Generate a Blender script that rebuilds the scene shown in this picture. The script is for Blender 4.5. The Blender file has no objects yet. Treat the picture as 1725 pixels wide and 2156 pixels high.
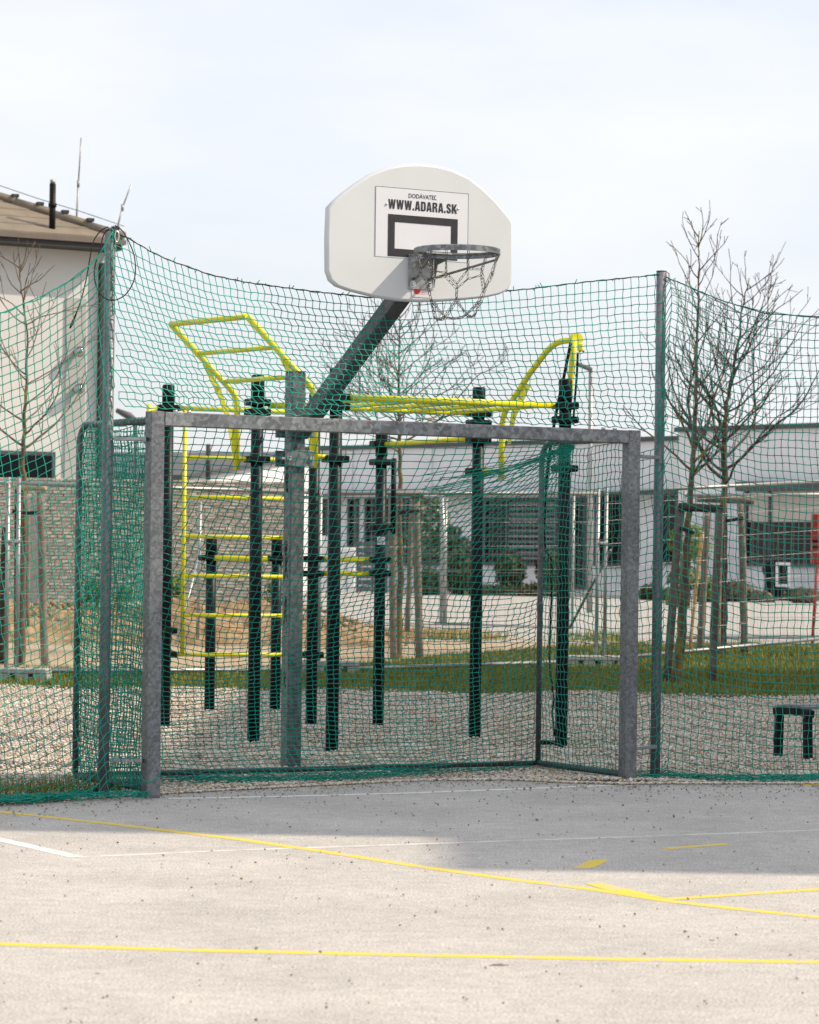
import bpy, math, random
import numpy as np
from mathutils import Vector, Matrix

random.seed(7)
rng = np.random.default_rng(11)
S = bpy.context.scene
COL = S.collection

# ------------------------------------------------------------------ camera, world, sun, exposure
F_PX, XC, YC, ROLL, EYE = 6109.0, 862.5, 1182.94, 0.0127088, 1.28765
cam = bpy.data.cameras.new('camera')
cam.sensor_fit = 'HORIZONTAL'; cam.sensor_width = 24.0; cam.lens = 24.0 * F_PX / 1725.0
cam.shift_y = 105.0 / 1725.0
cam.clip_start = 0.1; cam.clip_end = 6000
cam.dof.use_dof = True; cam.dof.focus_distance = 16.6; cam.dof.aperture_fstop = 6.3
camo = bpy.data.objects.new('camera', cam); COL.objects.link(camo)
camo.matrix_world = Matrix.Translation((0, 0, EYE)) @ Matrix.Rotation(math.radians(90), 4, 'X') @ Matrix.Rotation(ROLL, 4, 'Z')
S.camera = camo

LDIR = Vector((-1.149, 0.03, -1.0)).normalized()          # the way the sunlight travels
sun_el = math.asin(-LDIR.z)
w = bpy.data.worlds.new('World'); S.world = w; w.use_nodes = True
nt = w.node_tree; nt.nodes.clear()
out = nt.nodes.new('ShaderNodeOutputWorld'); bg = nt.nodes.new('ShaderNodeBackground')
sky = nt.nodes.new('ShaderNodeTexSky'); sky.sky_type = 'NISHITA'; sky.sun_disc = False
sky.sun_elevation = sun_el
sky.sun_rotation = math.atan2(-LDIR.x, -LDIR.y)
sky.dust_density = 2.0; sky.air_density = 1.0
tc = nt.nodes.new('ShaderNodeTexCoord')
mp = nt.nodes.new('ShaderNodeMapping'); mp.inputs['Scale'].default_value = (2.2, 2.2, 7.0)
nz = nt.nodes.new('ShaderNodeTexNoise'); nz.inputs['Scale'].default_value = 1.3; nz.inputs['Detail'].default_value = 5; nz.inputs['Roughness'].default_value = 0.55
rp = nt.nodes.new('ShaderNodeValToRGB')
rp.color_ramp.elements[0].position = 0.36; rp.color_ramp.elements[0].color = (0.60, 0.60, 0.60, 1)
rp.color_ramp.elements[1].position = 0.66; rp.color_ramp.elements[1].color = (0.95, 0.95, 0.95, 1)
mx = nt.nodes.new('ShaderNodeMix'); mx.data_type = 'RGBA'
CLOUD = (5.85, 5.92, 6.2, 1)                               # thin high cloud, seen at background strength 0.1
nt.links.new(tc.outputs['Generated'], mp.inputs['Vector']); nt.links.new(mp.outputs[0], nz.inputs['Vector'])
nt.links.new(nz.outputs['Fac'], rp.inputs['Fac']); nt.links.new(rp.outputs['Color'], mx.inputs[0])
nt.links.new(sky.outputs[0], mx.inputs[6]); mx.inputs[7].default_value = CLOUD
nt.links.new(mx.outputs[2], bg.inputs['Color']); bg.inputs['Strength'].default_value = 0.1
nt.links.new(bg.outputs[0], out.inputs['Surface'])

sl = bpy.data.lights.new('sun', 'SUN'); sl.energy = 2.75; sl.angle = math.radians(0.55); sl.color = (1.0, 0.86, 0.67)
so = bpy.data.objects.new('sun', sl); COL.objects.link(so)
so.rotation_euler = LDIR.to_track_quat('-Z', 'Y').to_euler()
so.location = (20, 0, 30)
S.view_settings.view_transform = 'Standard'; S.view_settings.look = 'None'
S.view_settings.gamma = 1.0; S.view_settings.use_curve_mapping = False
S.view_settings.exposure = 0.80
S.render.engine = 'CYCLES'
S.cycles.use_denoising = True
S.cycles.max_bounces = 6; S.cycles.diffuse_bounces = 3; S.cycles.glossy_bounces = 3; S.cycles.transparent_max_bounces = 12

# ------------------------------------------------------------------ survey helpers
CR, SR = math.cos(ROLL), math.sin(ROLL)
def ray(x, y):
    dx, dy = x - XC, y - YC
    return (CR * dx + SR * dy) / F_PX, -(-SR * dx + CR * dy) / F_PX
def at(x, y, Y):
    a, b = ray(x, y); return Vector((a * Y, Y, EYE + b * Y))
def gp(x, y, z=0.0):
    a, b = ray(x, y); Y = (z - EYE) / b; return Vector((a * Y, Y, z))
TH = 0.514594
U = Vector((math.cos(TH), math.sin(TH), 0)); N = Vector((math.sin(TH), -math.cos(TH), 0))   # along the goal, and out of it
P0 = Vector((-1.39415, 15.55813, 0))
def GF(u, b, z=0.0):                                       # goal frame: along, behind, up
    return P0 + U * u - N * b + Vector((0, 0, z))
TY = [-50, 25.5, 29, 32.5, 37, 42, 80, 200, 3000]
TZ = [0, 0, 0.09, 0.17, 0.31, 0.37, 0.43, 0.5, 0.5]
def terr(Y): return float(np.interp(Y, TY, TZ))
def gt(x, y):                                              # pixel on the terrain
    p = gp(x, y)
    z = 0.0
    for _ in range(12):
        p = gp(x, y, z); z = 0.5 * z + 0.5 * terr(p.y)
    return Vector((p.x, p.y, z))

# ------------------------------------------------------------------ mesh helpers
class MB:
    def __init__(s): s.v = []; s.f = []; s.sm = []
    def add(s, vs, fs, smooth=False):
        o = len(s.v); s.v += [tuple(p) for p in vs]
        for f in fs: s.f.append(tuple(i + o for i in f)); s.sm.append(smooth)
    def box(s, c, sx, sy, sz, ax=None, ay=None, az=None):
        ax = ax or Vector((1, 0, 0)); ay = ay or Vector((0, 1, 0)); az = az or Vector((0, 0, 1)); c = Vector(c)
        vs = [c + ax * (i * sx / 2) + ay * (j * sy / 2) + az * (k * sz / 2) for k in (-1, 1) for j in (-1, 1) for i in (-1, 1)]
        s.add(vs, [(0, 2, 3, 1), (4, 5, 7, 6), (0, 1, 5, 4), (2, 6, 7, 3), (0, 4, 6, 2), (1, 3, 7, 5)])
    def rbox(s, c, sx, sy, sz, r, ax=None, ay=None, az=None):        # box with chamfered long edges and end caps
        ax = ax or Vector((1, 0, 0)); ay = ay or Vector((0, 1, 0)); az = az or Vector((0, 0, 1)); c = Vector(c)
        def ringp(ix, iy):
            hx, hy = sx / 2 - ix, sy / 2 - iy
            return [(hx - r, -hy), (hx, -hy + r), (hx, hy - r), (hx - r, hy), (-hx + r, hy), (-hx, hy - r), (-hx, -hy + r), (-hx + r, -hy)]
        rows = [(-sz / 2, r * .7), (-sz / 2 + r * .7, 0), (sz / 2 - r * .7, 0), (sz / 2, r * .7)]
        vs = []
        for z, ins in rows:
            for (a, b) in ringp(ins, ins): vs.append(c + ax * a + ay * b + az * z)
        fs = []
        for k in range(3):
            for i in range(8):
                j = (i + 1) % 8; fs.append((k * 8 + i, k * 8 + j, k * 8 + 8 + j, k * 8 + 8 + i))
        fs.append(tuple(range(7, -1, -1))); fs.append(tuple(range(24, 32)))
        s.add(vs, fs)
    def tube(s, pts, r, n=10, caps=True, smooth=True, up=None):
        pts = [Vector(p) for p in pts]; m = len(pts)
        rs = r if isinstance(r, (list, tuple, np.ndarray)) else [r] * m
        t0 = (pts[1] - pts[0]).normalized()
        e = up or (Vector((0, 0, 1)) if abs(t0.z) < .9 else Vector((1, 0, 0)))
        a = (e - t0 * e.dot(t0)).normalized()
        vs = []
        for i, p in enumerate(pts):
            if i == 0: t = t0
            elif i == m - 1: t = (pts[i] - pts[i - 1]).normalized()
            else: t = ((pts[i + 1] - pts[i]).normalized() + (pts[i] - pts[i - 1]).normalized()); t = t.normalized() if t.length > 1e-6 else t0
            a = (a - t * a.dot(t)); a = a.normalized() if a.length > 1e-6 else t.orthogonal().normalized()
            b = t.cross(a)
            for k in range(n):
                an = 2 * math.pi * k / n
                vs.append(p + (a * math.cos(an) + b * math.sin(an)) * rs[i])
        fs = [(i * n + k, i * n + (k + 1) % n, (i + 1) * n + (k + 1) % n, (i + 1) * n + k) for i in range(m - 1) for k in range(n)]
        s.add(vs, fs, smooth)
        if caps:
            o = len(s.v) - m * n
            s.f.append(tuple(o + k for k in range(n - 1, -1, -1))); s.sm.append(False)
            s.f.append(tuple(o + (m - 1) * n + k for k in range(n))); s.sm.append(False)
    def prism(s, p0, p1, w, h, up, r=.004):                # square hollow-section look: chamfered bar from p0 to p1
        p0, p1 = Vector(p0), Vector(p1); t = (p1 - p0).normalized()
        b = Vector(up); b = (b - t * b.dot(t)).normalized(); a = b.cross(t)
        s.rbox((p0 + p1) / 2, w, h, (p1 - p0).length, r, a, b, t)
    def poly(s, pts, thick=None, nrm=None):
        pts = [Vector(p) for p in pts]
        if thick is None: s.add(pts, [tuple(range(len(pts)))]); return
        m = len(pts); d = Vector(nrm) * thick
        s.add(pts + [p + d for p in pts], [tuple(range(m - 1, -1, -1)), tuple(range(m, 2 * m))] + [(i, (i + 1) % m, m + (i + 1) % m, m + i) for i in range(m)])
    def sphere(s, c, r, nu=12, nv=8, sc=(1, 1, 1)):
        c = Vector(c); vs = [c + Vector((0, 0, r * sc[2]))]
        for i in range(1, nv):
            for k in range(nu):
                t = math.pi * i / nv; p = 2 * math.pi * k / nu
                vs.append(c + Vector((r * sc[0] * math.sin(t) * math.cos(p), r * sc[1] * math.sin(t) * math.sin(p), r * sc[2] * math.cos(t))))
        vs.append(c - Vector((0, 0, r * sc[2]))); L = len(vs) - 1
        fs = [(0, 1 + k, 1 + (k + 1) % nu) for k in range(nu)]
        for i in range(nv - 2):
            for k in range(nu):
                a = 1 + i * nu + k; b = 1 + i * nu + (k + 1) % nu
                fs.append((a, a + nu, b + nu, b))
        o = 1 + (nv - 2) * nu
        fs += [(L, o + (k + 1) % nu, o + k) for k in range(nu)]
        s.add(vs, fs, True)
    def mesh(s, name, mat):
        me = bpy.data.meshes.new(name); me.from_pydata(s.v, [], s.f)
        if mat: me.materials.append(mat)
        me.polygons.foreach_set('use_smooth', s.sm); me.update(); return me
    def build(s, name, mat, parent=None, kind=None, label=None):
        return link(name, s.mesh(name, mat), parent, kind, label)
def link(name, me, parent=None, kind=None, label=None):
    o = bpy.data.objects.new(name, me); COL.objects.link(o)
    if parent is not None:
        o.parent = parent; o.matrix_parent_inverse = Matrix.Translation(-Vector(parent.location)) if parent.parent is None else Matrix()
    if kind: o['kind'] = kind
    if label: o['label'] = label
    return o
def thing(name, label, cat, loc=(0, 0, 0), group=None):
    o = bpy.data.objects.new(name, None); COL.objects.link(o); o.location = loc; o.empty_display_size = .1
    o['label'] = label; o['category'] = cat
    if group: o['group'] = group
    bpy.context.view_layer.update() if False else None
    return o
def tag(o, label, cat, group=None):
    o['label'] = label; o['category'] = cat
    if group: o['group'] = group
    return o
def npmesh(name, V, Fq, mat, smooth=True, col=None):
    me = bpy.data.meshes.new(name); k = Fq.shape[1]
    me.vertices.add(len(V)); me.vertices.foreach_set('co', np.ascontiguousarray(V, dtype=np.float32).ravel())
    me.loops.add(Fq.size); me.loops.foreach_set('vertex_index', np.ascontiguousarray(Fq, dtype=np.int32).ravel())
    me.polygons.add(len(Fq)); me.polygons.foreach_set('loop_start', np.arange(0, Fq.size, k, dtype=np.int32))
    me.polygons.foreach_set('use_smooth', np.full(len(Fq), smooth))
    if mat: me.materials.append(mat)
    me.update(calc_edges=True)
    if col is not None:
        at_ = me.color_attributes.new('Col', 'FLOAT_COLOR', 'POINT')
        c4 = np.ones((len(V), 4), np.float32); c4[:, :3] = col
        at_.data.foreach_set('color', c4.ravel())
    return me

# ------------------------------------------------------------------ materials
def newmat(name):
    m = bpy.data.materials.new(name); m.use_nodes = True
    return m, m.node_tree, m.node_tree.nodes['Principled BSDF']
def L(nt, a, b): nt.links.new(a, b)
def coords(nt, scale=(1, 1, 1), kind='Object'):
    t = nt.nodes.new('ShaderNodeTexCoord'); m = nt.nodes.new('ShaderNodeMapping'); m.inputs['Scale'].default_value = scale
    L(nt, t.outputs[kind], m.inputs['Vector']); return m.outputs[0]
def noise(nt, vec, scale, detail=4, rough=.55):
    n = nt.nodes.new('ShaderNodeTexNoise'); n.inputs['Scale'].default_value = scale; n.inputs['Detail'].default_value = detail; n.inputs['Roughness'].default_value = rough
    L(nt, vec, n.inputs['Vector']); return n
def ramp(nt, fac, stops):
    r = nt.nodes.new('ShaderNodeValToRGB'); el = r.color_ramp.elements
    while len(el) < len(stops): el.new(.5)
    for e, (p, c) in zip(el, stops): e.position = p; e.color = (*c, 1) if len(c) == 3 else c
    L(nt, fac, r.inputs['Fac']); return r.outputs['Color']
def bump(nt, b, h, strength, dist):
    n = nt.nodes.new('ShaderNodeBump'); n.inputs['Strength'].default_value = strength; n.inputs['Distance'].default_value = dist
    L(nt, h, n.inputs['Height']); L(nt, n.outputs[0], b.inputs['Normal'])
def mixc(nt, fac, a, b, mode='MIX'):
    m = nt.nodes.new('ShaderNodeMix'); m.data_type = 'RGBA'; m.blend_type = mode
    for sock, val in ((m.inputs[0], fac), (m.inputs[6], a), (m.inputs[7], b)):
        if hasattr(val, 'node'): L(nt, val, sock)
        elif isinstance(val, (int, float)): sock.default_value = val
        else: sock.default_value = (*val, 1)
    return m.outputs[2]
def plain(name, c, rough=.5, metal=0.0, var=.12, scale=6.0, spec=.5, bumps=0.0):
    m, nt, b = newmat(name); v = coords(nt)
    n = noise(nt, v, scale, 5)
    L(nt, ramp(nt, n.outputs['Fac'], [(.3, tuple(x * (1 - var) for x in c)), (.7, tuple(min(1, x * (1 + var)) for x in c))]), b.inputs['Base Color'])
    b.inputs['Roughness'].default_value = rough; b.inputs['Metallic'].default_value = metal
    b.inputs['Specular IOR Level'].default_value = spec
    if bumps: bump(nt, b, n.outputs['Fac'], bumps, .004)
    return m
def galv(name, lo, hi, scale, metal=.62, rough=.42):
    m, nt, b = newmat(name); v = coords(nt)
    n0 = noise(nt, v, 30, 3)
    mixv = nt.nodes.new('ShaderNodeMix'); mixv.data_type = 'VECTOR'; mixv.inputs[0].default_value = .03
    L(nt, v, mixv.inputs[4]); L(nt, n0.outputs['Color'], mixv.inputs[5])
    vo = nt.nodes.new('ShaderNodeTexVoronoi'); vo.inputs['Scale'].default_value = scale; L(nt, mixv.outputs[1], vo.inputs['Vector'])
    sep = nt.nodes.new('ShaderNodeSeparateColor'); L(nt, vo.outputs['Color'], sep.inputs[0])
    n1 = noise(nt, v, 5, 5)
    c1 = ramp(nt, sep.outputs[0], [(.1, lo), (.55, tuple((a + c) / 2 for a, c in zip(lo, hi))), (.95, hi)])
    c2 = mixc(nt, .55, c1, ramp(nt, n1.outputs['Fac'], [(.3, (.55, .55, .56)), (.7, (1.15, 1.15, 1.15))]), 'MULTIPLY')
    L(nt, c2, b.inputs['Base Color'])
    L(nt, ramp(nt, sep.outputs[1], [(0, (rough - .1,) * 3), (1, (rough + .15,) * 3)]), b.inputs['Roughness'])
    b.inputs['Metallic'].default_value = metal
    return m
M = {}
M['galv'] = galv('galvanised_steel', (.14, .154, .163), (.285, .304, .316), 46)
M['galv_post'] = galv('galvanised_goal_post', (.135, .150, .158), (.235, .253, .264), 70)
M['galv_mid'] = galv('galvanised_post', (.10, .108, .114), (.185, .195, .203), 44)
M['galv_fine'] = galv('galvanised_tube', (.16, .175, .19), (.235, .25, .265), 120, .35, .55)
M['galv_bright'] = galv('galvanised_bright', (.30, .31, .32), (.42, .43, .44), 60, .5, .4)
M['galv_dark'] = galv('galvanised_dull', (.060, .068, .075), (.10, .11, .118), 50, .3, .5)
M['fence_tube'] = plain('fence_tube', (.33, .33, .33), .42, .6, .15, 8)
M['dark'] = plain('anthracite_paint', (.0045, .0065, .009), .42, 0, .25, 5, .2)
M['black'] = plain('black_plastic', (.004, .004, .0045), .5, 0, .3, 20, .2)
M['yellow'] = plain('yellow_paint', (.71, .69, .008), .36, 0, .07, 4, .5)
M['net'] = plain('green_twine', (.004, .27, .20), .6, 0, .22, 9, .3)
M['rope'] = plain('black_rope', (.008, .007, .006), .7, 0, .3, 30)
M['steel'] = plain('chain_steel', (.14, .135, .128), .35, .8, .35, 30)
M['bolt'] = plain('zinc_bolt', (.6, .6, .6), .3, .9, .1, 30)
M['board'] = plain('backboard_shell', (.575, .60, .615), .42, 0, .03, 3)
M['print'] = plain('print_white', (.64, .65, .69), .4, 0, .02, 3)
M['ink'] = plain('print_black', (.014, .013, .018), .45, 0, .3, 12)
M['red'] = plain('red_print', (.55, .03, .015), .4, 0, .15, 20)
M['redpaint'] = plain('red_paint', (.45, .022, .014), .4, 0, .2, 5)
M['orange'] = plain('orange_panel', (.75, .10, .02), .4, 0, .15, 5)
M['concrete'] = plain('concrete', (.36, .35, .33), .9, 0, .2, 14, .2, .4)
M['wood'] = plain('weathered_wood', (.20, .165, .13), .85, 0, .3, 10, .2, .5)
M['wood_dark'] = plain('dark_wood', (.055, .045, .037), .85, 0, .35, 12, .2, .5)
M['wood_mid'] = plain('grey_wood', (.125, .105, .088), .85, 0, .35, 12, .2, .5)
M['wood_pale'] = plain('pale_wood', (.42, .33, .22), .8, 0, .25, 12, .2, .4)
M['cane'] = plain('bamboo_cane', (.50, .30, .12), .6, 0, .2, 12)
M['strap'] = plain('tree_tie', (.010, .010, .011), .7)
M['dark_glass'] = plain('window_glass', (.008, .010, .012), .12, 0, .3, .5, .22)
M['frame_grey'] = plain('window_frame', (.055, .058, .065), .5)
M['slat'] = plain('blind_slat', (.17, .172, .175), .5, .1)
M['blind'] = plain('beige_blind', (.50, .47, .41), .8, 0, .05, 2)
M['facade'] = plain('grey_white_facade', (.74, .74, .75), .85, 0, .04, .8, .2)
M['facade_panel'] = plain('ribbed_facade', (.74, .74, .76), .6, 0, .04, .8, .3)
M['coping'] = plain('dark_coping', (.07, .07, .075), .6)
M['render'] = plain('house_render', (.62, .615, .60), .9, 0, .05, .7, .2, .15)
M['recess_shade'] = plain('recess_shade_grey', (.42, .41, .40), .9, 0, .05, .7, .2)
M['gutter'] = plain('brown_gutter', (.15, .125, .10), .5, 0, .1, 3)
M['soffit'] = plain('dark_soffit', (.035, .033, .032), .7)
M['chrome'] = plain('polished_steel', (.42, .42, .42), .15, 1, .05, 3)
M['white_box'] = plain('white_cabinet', (.74, .74, .74), .5, 0, .05, 3)
M['grey_slat'] = plain('grey_board', (.085, .085, .095), .7, 0, .2, 5)
M['bin'] = plain('bin_plastic', (.006, .007, .009), .6, 0, .2, 5, .15)
M['bench_slat'] = plain('bench_slat', (.20, .20, .215), .6, 0, .2, 8)
M['hill'] = plain('far_hill', (.22, .235, .26), 1, 0, .2, .01, 0)

def mat_asphalt():
    m, nt, b = newmat('asphalt'); v = coords(nt)
    n1 = noise(nt, v, 105, 3, .75); n2 = noise(nt, v, 1.1, 7, .68); n3 = noise(nt, v, 13, 5, .7)
    c = ramp(nt, n1.outputs['Fac'], [(.36, (.20, .195, .185)), (.45, (.44, .42, .40)), (.56, (.535, .51, .48)), (.66, (.74, .71, .67))])
    c = mixc(nt, .5, c, ramp(nt, n2.outputs['Fac'], [(.34, (.72, .705, .69)), (.66, (1.15, 1.14, 1.12))]), 'MULTIPLY')
    c = mixc(nt, .45, c, ramp(nt, n3.outputs['Fac'], [(.36, (.74, .74, .74)), (.64, (1.16, 1.16, 1.16))]), 'MULTIPLY')
    L(nt, c, b.inputs['Base Color']); b.inputs['Roughness'].default_value = .92; b.inputs['Specular IOR Level'].default_value = .2
    bump(nt, b, n1.outputs['Fac'], .5, .003); return m
M['asphalt'] = mat_asphalt()
def mat_paint(name, c, wear):
    m, nt, b = newmat(name); v = coords(nt)
    n1 = noise(nt, v, 190, 3, .7); n2 = noise(nt, v, 9, 5, .65)
    base = ramp(nt, n1.outputs['Fac'], [(.3, tuple(x * .74 for x in c)), (.65, c)])
    f = ramp(nt, n2.outputs['Fac'], [(wear - .08, (1, 1, 1)), (wear + .08, (0, 0, 0))])
    L(nt, mixc(nt, f, base, (.46, .44, .415)), b.inputs['Base Color']); b.inputs['Roughness'].default_value = .8
    bump(nt, b, n1.outputs['Fac'], .35, .002); return m
M['line_yellow'] = mat_paint('yellow_line_paint', (.80, .60, .07), .40)
M['line_white'] = mat_paint('white_line_paint', (.80, .78, .74), .38)
M['line_faint'] = mat_paint('worn_white_paint', (.72, .70, .66), .47)
def mat_ground(name, stops, s1, s2, b1=.6, dist=.02, mul=.5):
    m, nt, b = newmat(name); v = coords(nt)
    n1 = noise(nt, v, s1, 6, .65); n2 = noise(nt, v, s2, 5, .6)
    c = mixc(nt, mul, ramp(nt, n1.outputs['Fac'], stops), ramp(nt, n2.outputs['Fac'], [(.3, (.7, .7, .7)), (.7, (1.15, 1.15, 1.15))]), 'MULTIPLY')
    L(nt, c, b.inputs['Base Color']); b.inputs['Roughness'].default_value = 1; b.inputs['Specular IOR Level'].default_value = .1
    bump(nt, b, n1.outputs['Fac'], b1, dist); return m
M['soil'] = mat_ground('bare_soil', [(.3, (.10, .075, .05)), (.5, (.22, .165, .11)), (.7, (.33, .26, .18))], 7, 1.2, .8, .06)
M['mound'] = mat_ground('dug_earth', [(.3, (.14, .088, .042)), (.48, (.31, .21, .115)), (.7, (.46, .335, .205))], 8, 2.0, .8, .06)
M['sand'] = mat_ground('sandy_path', [(.3, (.36, .275, .18)), (.7, (.47, .375, .26))], 30, 1.1, .3, .01)
M['turf'] = mat_ground('turf', [(.3, (.05, .058, .012)), (.5, (.10, .10, .025)), (.7, (.17, .14, .06))], 16, 1.5, .6, .03)
M['pave'] = mat_ground('pale_paving', [(.3, (.36, .34, .315)), (.7, (.43, .41, .385))], 20, .35, .2, .005, .3)
M['far_ground'] = mat_ground('ground', [(.3, (.20, .18, .13)), (.7, (.32, .28, .21))], .3, .05, .2, .02)
def mat_bed():
    m, nt, b = newmat('gravel_bed'); v = coords(nt)
    vo = nt.nodes.new('ShaderNodeTexVoronoi'); vo.inputs['Scale'].default_value = 70; L(nt, v, vo.inputs['Vector'])
    sep = nt.nodes.new('ShaderNodeSeparateColor'); L(nt, vo.outputs['Color'], sep.inputs[0])
    c = ramp(nt, sep.outputs[0], [(.1, (.16, .13, .11)), (.4, (.44, .385, .32)), (.7, (.58, .52, .44)), (.95, (.70, .65, .57))])
    c = mixc(nt, 1.0, c, ramp(nt, vo.outputs['Distance'], [(.2, (1, 1, 1)), (.75, (.5, .47, .44))]), 'MULTIPLY')
    L(nt, c, b.inputs['Base Color']); b.inputs['Roughness'].default_value = .9
    inv = nt.nodes.new('ShaderNodeMath'); inv.operation = 'SUBTRACT'; inv.inputs[0].default_value = 1; L(nt, vo.outputs['Distance'], inv.inputs[1])
    bump(nt, b, inv.outputs[0], 1, .012); return m
M['bed'] = mat_bed()
def mat_vcol(name, rough=.7, trans=0):
    m, nt, b = newmat(name); a = nt.nodes.new('ShaderNodeVertexColor'); a.layer_name = 'Col'
    L(nt, a.outputs['Color'], b.inputs['Base Color']); b.inputs['Roughness'].default_value = rough
    b.inputs['Specular IOR Level'].default_value = .25
    return m
M['pebble'] = mat_vcol('pebbles', .75)
M['leaf'] = mat_vcol('leaves', .6)
def mat_bark(name, c, lich, amt):
    m, nt, b = newmat(name); v = coords(nt, (1, 1, .45))
    n1 = noise(nt, v, 22, 5, .65); n2 = noise(nt, v, 7, 4)
    base = ramp(nt, n1.outputs['Fac'], [(.3, tuple(x * .55 for x in c)), (.7, tuple(x * 1.3 for x in c))])
    L(nt, mixc(nt, ramp(nt, n2.outputs['Fac'], [(amt, (0, 0, 0)), (amt + .12, (1, 1, 1))]), base, lich), b.inputs['Base Color'])
    b.inputs['Roughness'].default_value = .9; bump(nt, b, n1.outputs['Fac'], .6, .01); return m
M['bark'] = mat_bark('bark', (.13, .095, .065), (.26, .19, .03), .52)
M['bark_dark'] = mat_bark('dark_bark', (.085, .062, .045), (.15, .12, .03), .56)
M['twig'] = mat_bark('twig_bark', (.050, .034, .027), (.09, .06, .035), .6)
def mat_stone():
    m, nt, b = newmat('wall_stone'); v = coords(nt); oi = nt.nodes.new('ShaderNodeObjectInfo')
    n1 = noise(nt, v, 18, 5, .6); n2 = noise(nt, v, 4.3, 2)
    add = nt.nodes.new('ShaderNodeMath'); add.operation = 'ADD'; add.inputs[1].default_value = 0
    mul = nt.nodes.new('ShaderNodeMath'); mul.operation = 'MULTIPLY'; mul.inputs[1].default_value = .25
    L(nt, oi.outputs['Random'], mul.inputs[0]); L(nt, mul.outputs[0], add.inputs[1]); L(nt, n2.outputs['Fac'], add.inputs[0])
    c = ramp(nt, add.outputs[0], [(.35, (.555, .505, .425)), (.6, (.58, .53, .45)), (.9, (.61, .56, .48))])
    c = mixc(nt, .5, c, ramp(nt, n1.outputs['Fac'], [(.3, (.75, .75, .75)), (.7, (1.1, 1.1, 1.1))]), 'MULTIPLY')
    L(nt, c, b.inputs['Base Color']); b.inputs['Roughness'].default_value = .95; bump(nt, b, n1.outputs['Fac'], .7, .012); return m
M['stone'] = mat_stone()
M['joint'] = plain('wall_joint', (.52, .47, .39), 1, 0, .2, 5, .1)
M['tile'] = plain('roof_tile', (.215, .18, .14), .75, 0, .14, 4, .2)

# ------------------------------------------------------------------ ground, court, beds
def sheet(name, poly_xy, mat, dz, step=1.0, kind='structure', parent=None, curved=True):
    """polygon given as left/right edge pairs [(x0,y0,x1,y1)...] in rows, following the terrain"""
    mb = MB(); rows = []
    for (xa, ya, xb, yb) in poly_xy:
        k = 24
        rows.append([(xa + (xb - xa) * i / k, ya + (yb - ya) * i / k) for i in range(k + 1)])
    fine = []
    for a, b in zip(rows[:-1], rows[1:]):
        m = max(1, int(abs(b[0][1] - a[0][1]) / step))
        for q in range(m): fine.append([(p[0] + (r[0] - p[0]) * q / m, p[1] + (r[1] - p[1]) * q / m) for p, r in zip(a, b)])
    fine.append(rows[-1]); n = 25
    vs = [Vector((x, y, terr(y) + dz)) for row in fine for (x, y) in row]
    fs = [(i * n + j, i * n + j + 1, (i + 1) * n + j + 1, (i + 1) * n + j) for i in range(len(fine) - 1) for j in range(n - 1)]
    mb.add(vs, fs, True)
    return mb.build(name, mat, parent, kind)
sheet('ground', [(-900, -60, 900, -60), (-900, 25, 900, 25), (-900, 45, 900, 45), (-900, 120, 900, 120), (-1800, 2500, 1800, 2500)], M['far_ground'], -.06, 2.0)
EDGE = [(-14, 8.6), (-6, 12.9), (-2.9, 14.55), (-2.1, 15.02), (-1.62, 15.55), (-1.25, 15.92), (-.6, 16.5), (.1, 17.05), (.6, 17.2), (.95, 17.02), (1.25, 16.98), (1.6, 17.06), (2.5, 17.2), (6, 17.6), (14, 18.5)]
def edgeY(x): return np.interp(x, [e[0] for e in EDGE], [e[1] for e in EDGE])
mb = MB()
xs = np.concatenate([[-14, -10, -6, -4], np.arange(-3, 3.01, .1), [4, 6, 10, 14]])
vs = []
for x in xs:
    yj = edgeY(x) + (.03 * math.sin(x * 9.1) + .025 * math.sin(x * 23.7) if abs(x) < 4 else 0)
    vs += [Vector((x, -14, 0)), Vector((x, yj, 0)), Vector((x, yj, -.05))]
fs = []
for i in range(len(xs) - 1):
    a = i * 3; fs += [(a, a + 3, a + 4, a + 1), (a + 1, a + 4, a + 5, a + 2)]
mb.add(vs, fs); court = mb.build('court', M['asphalt'], None, 'structure')

def strip(name, pix, width, mat, dz=.004):
    pts = [gp(*p) for p in pix]; mb = MB(); vs = []
    for i, p in enumerate(pts):
        t = (pts[min(i + 1, len(pts) - 1)] - pts[max(i - 1, 0)]).normalized(); s_ = Vector((-t.y, t.x, 0)) * width / 2
        vs += [p + s_ + Vector((0, 0, dz)), p - s_ + Vector((0, 0, dz))]
    mb.add(vs, [(2 * i, 2 * i + 1, 2 * i + 3, 2 * i + 2) for i in range(len(pts) - 1)])
    return mb.build(name, mat, court)
def patch(name, pix, mat, dz):
    mb = MB(); mb.add([gp(*p) + Vector((0, 0, dz)) for p in pix], [tuple(range(len(pix)))]); return mb.build(name, mat, court)
strip('painted_line', [(-900, 1613), (-400, 1664), (0, 1709.5), (250, 1737), (500, 1767), (700, 1796), (863, 1822), (1063, 1850), (1263, 1875), (1412, 1898), (1560, 1915), (1725, 1932), (2200, 1972)], .07, M['line_yellow'], .0009)
strip('painted_line', [(-700, 1966), (0, 1988), (400, 2001), (862, 2011), (1300, 2020), (1725, 2026), (2600, 2034)], .072, M['line_yellow'], .0007)
strip('painted_line', [(1402, 1894), (1725, 1873), (2300, 1838)], .062, M['line_yellow'], .0010)
patch('painted_mark', [(1231, 1861), (1273, 1860), (1407, 1893), (1300, 1881)], M['line_yellow'], .0012)
patch('painted_mark', [(1203, 1829), (1247, 1829), (1285, 1810), (1245, 1810)], M['line_yellow'], .0007)
patch('painted_mark', [(1388, 1786), (1412, 1788.5), (1535, 1779), (1527, 1776)], M['line_yellow'], .0007)
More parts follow.
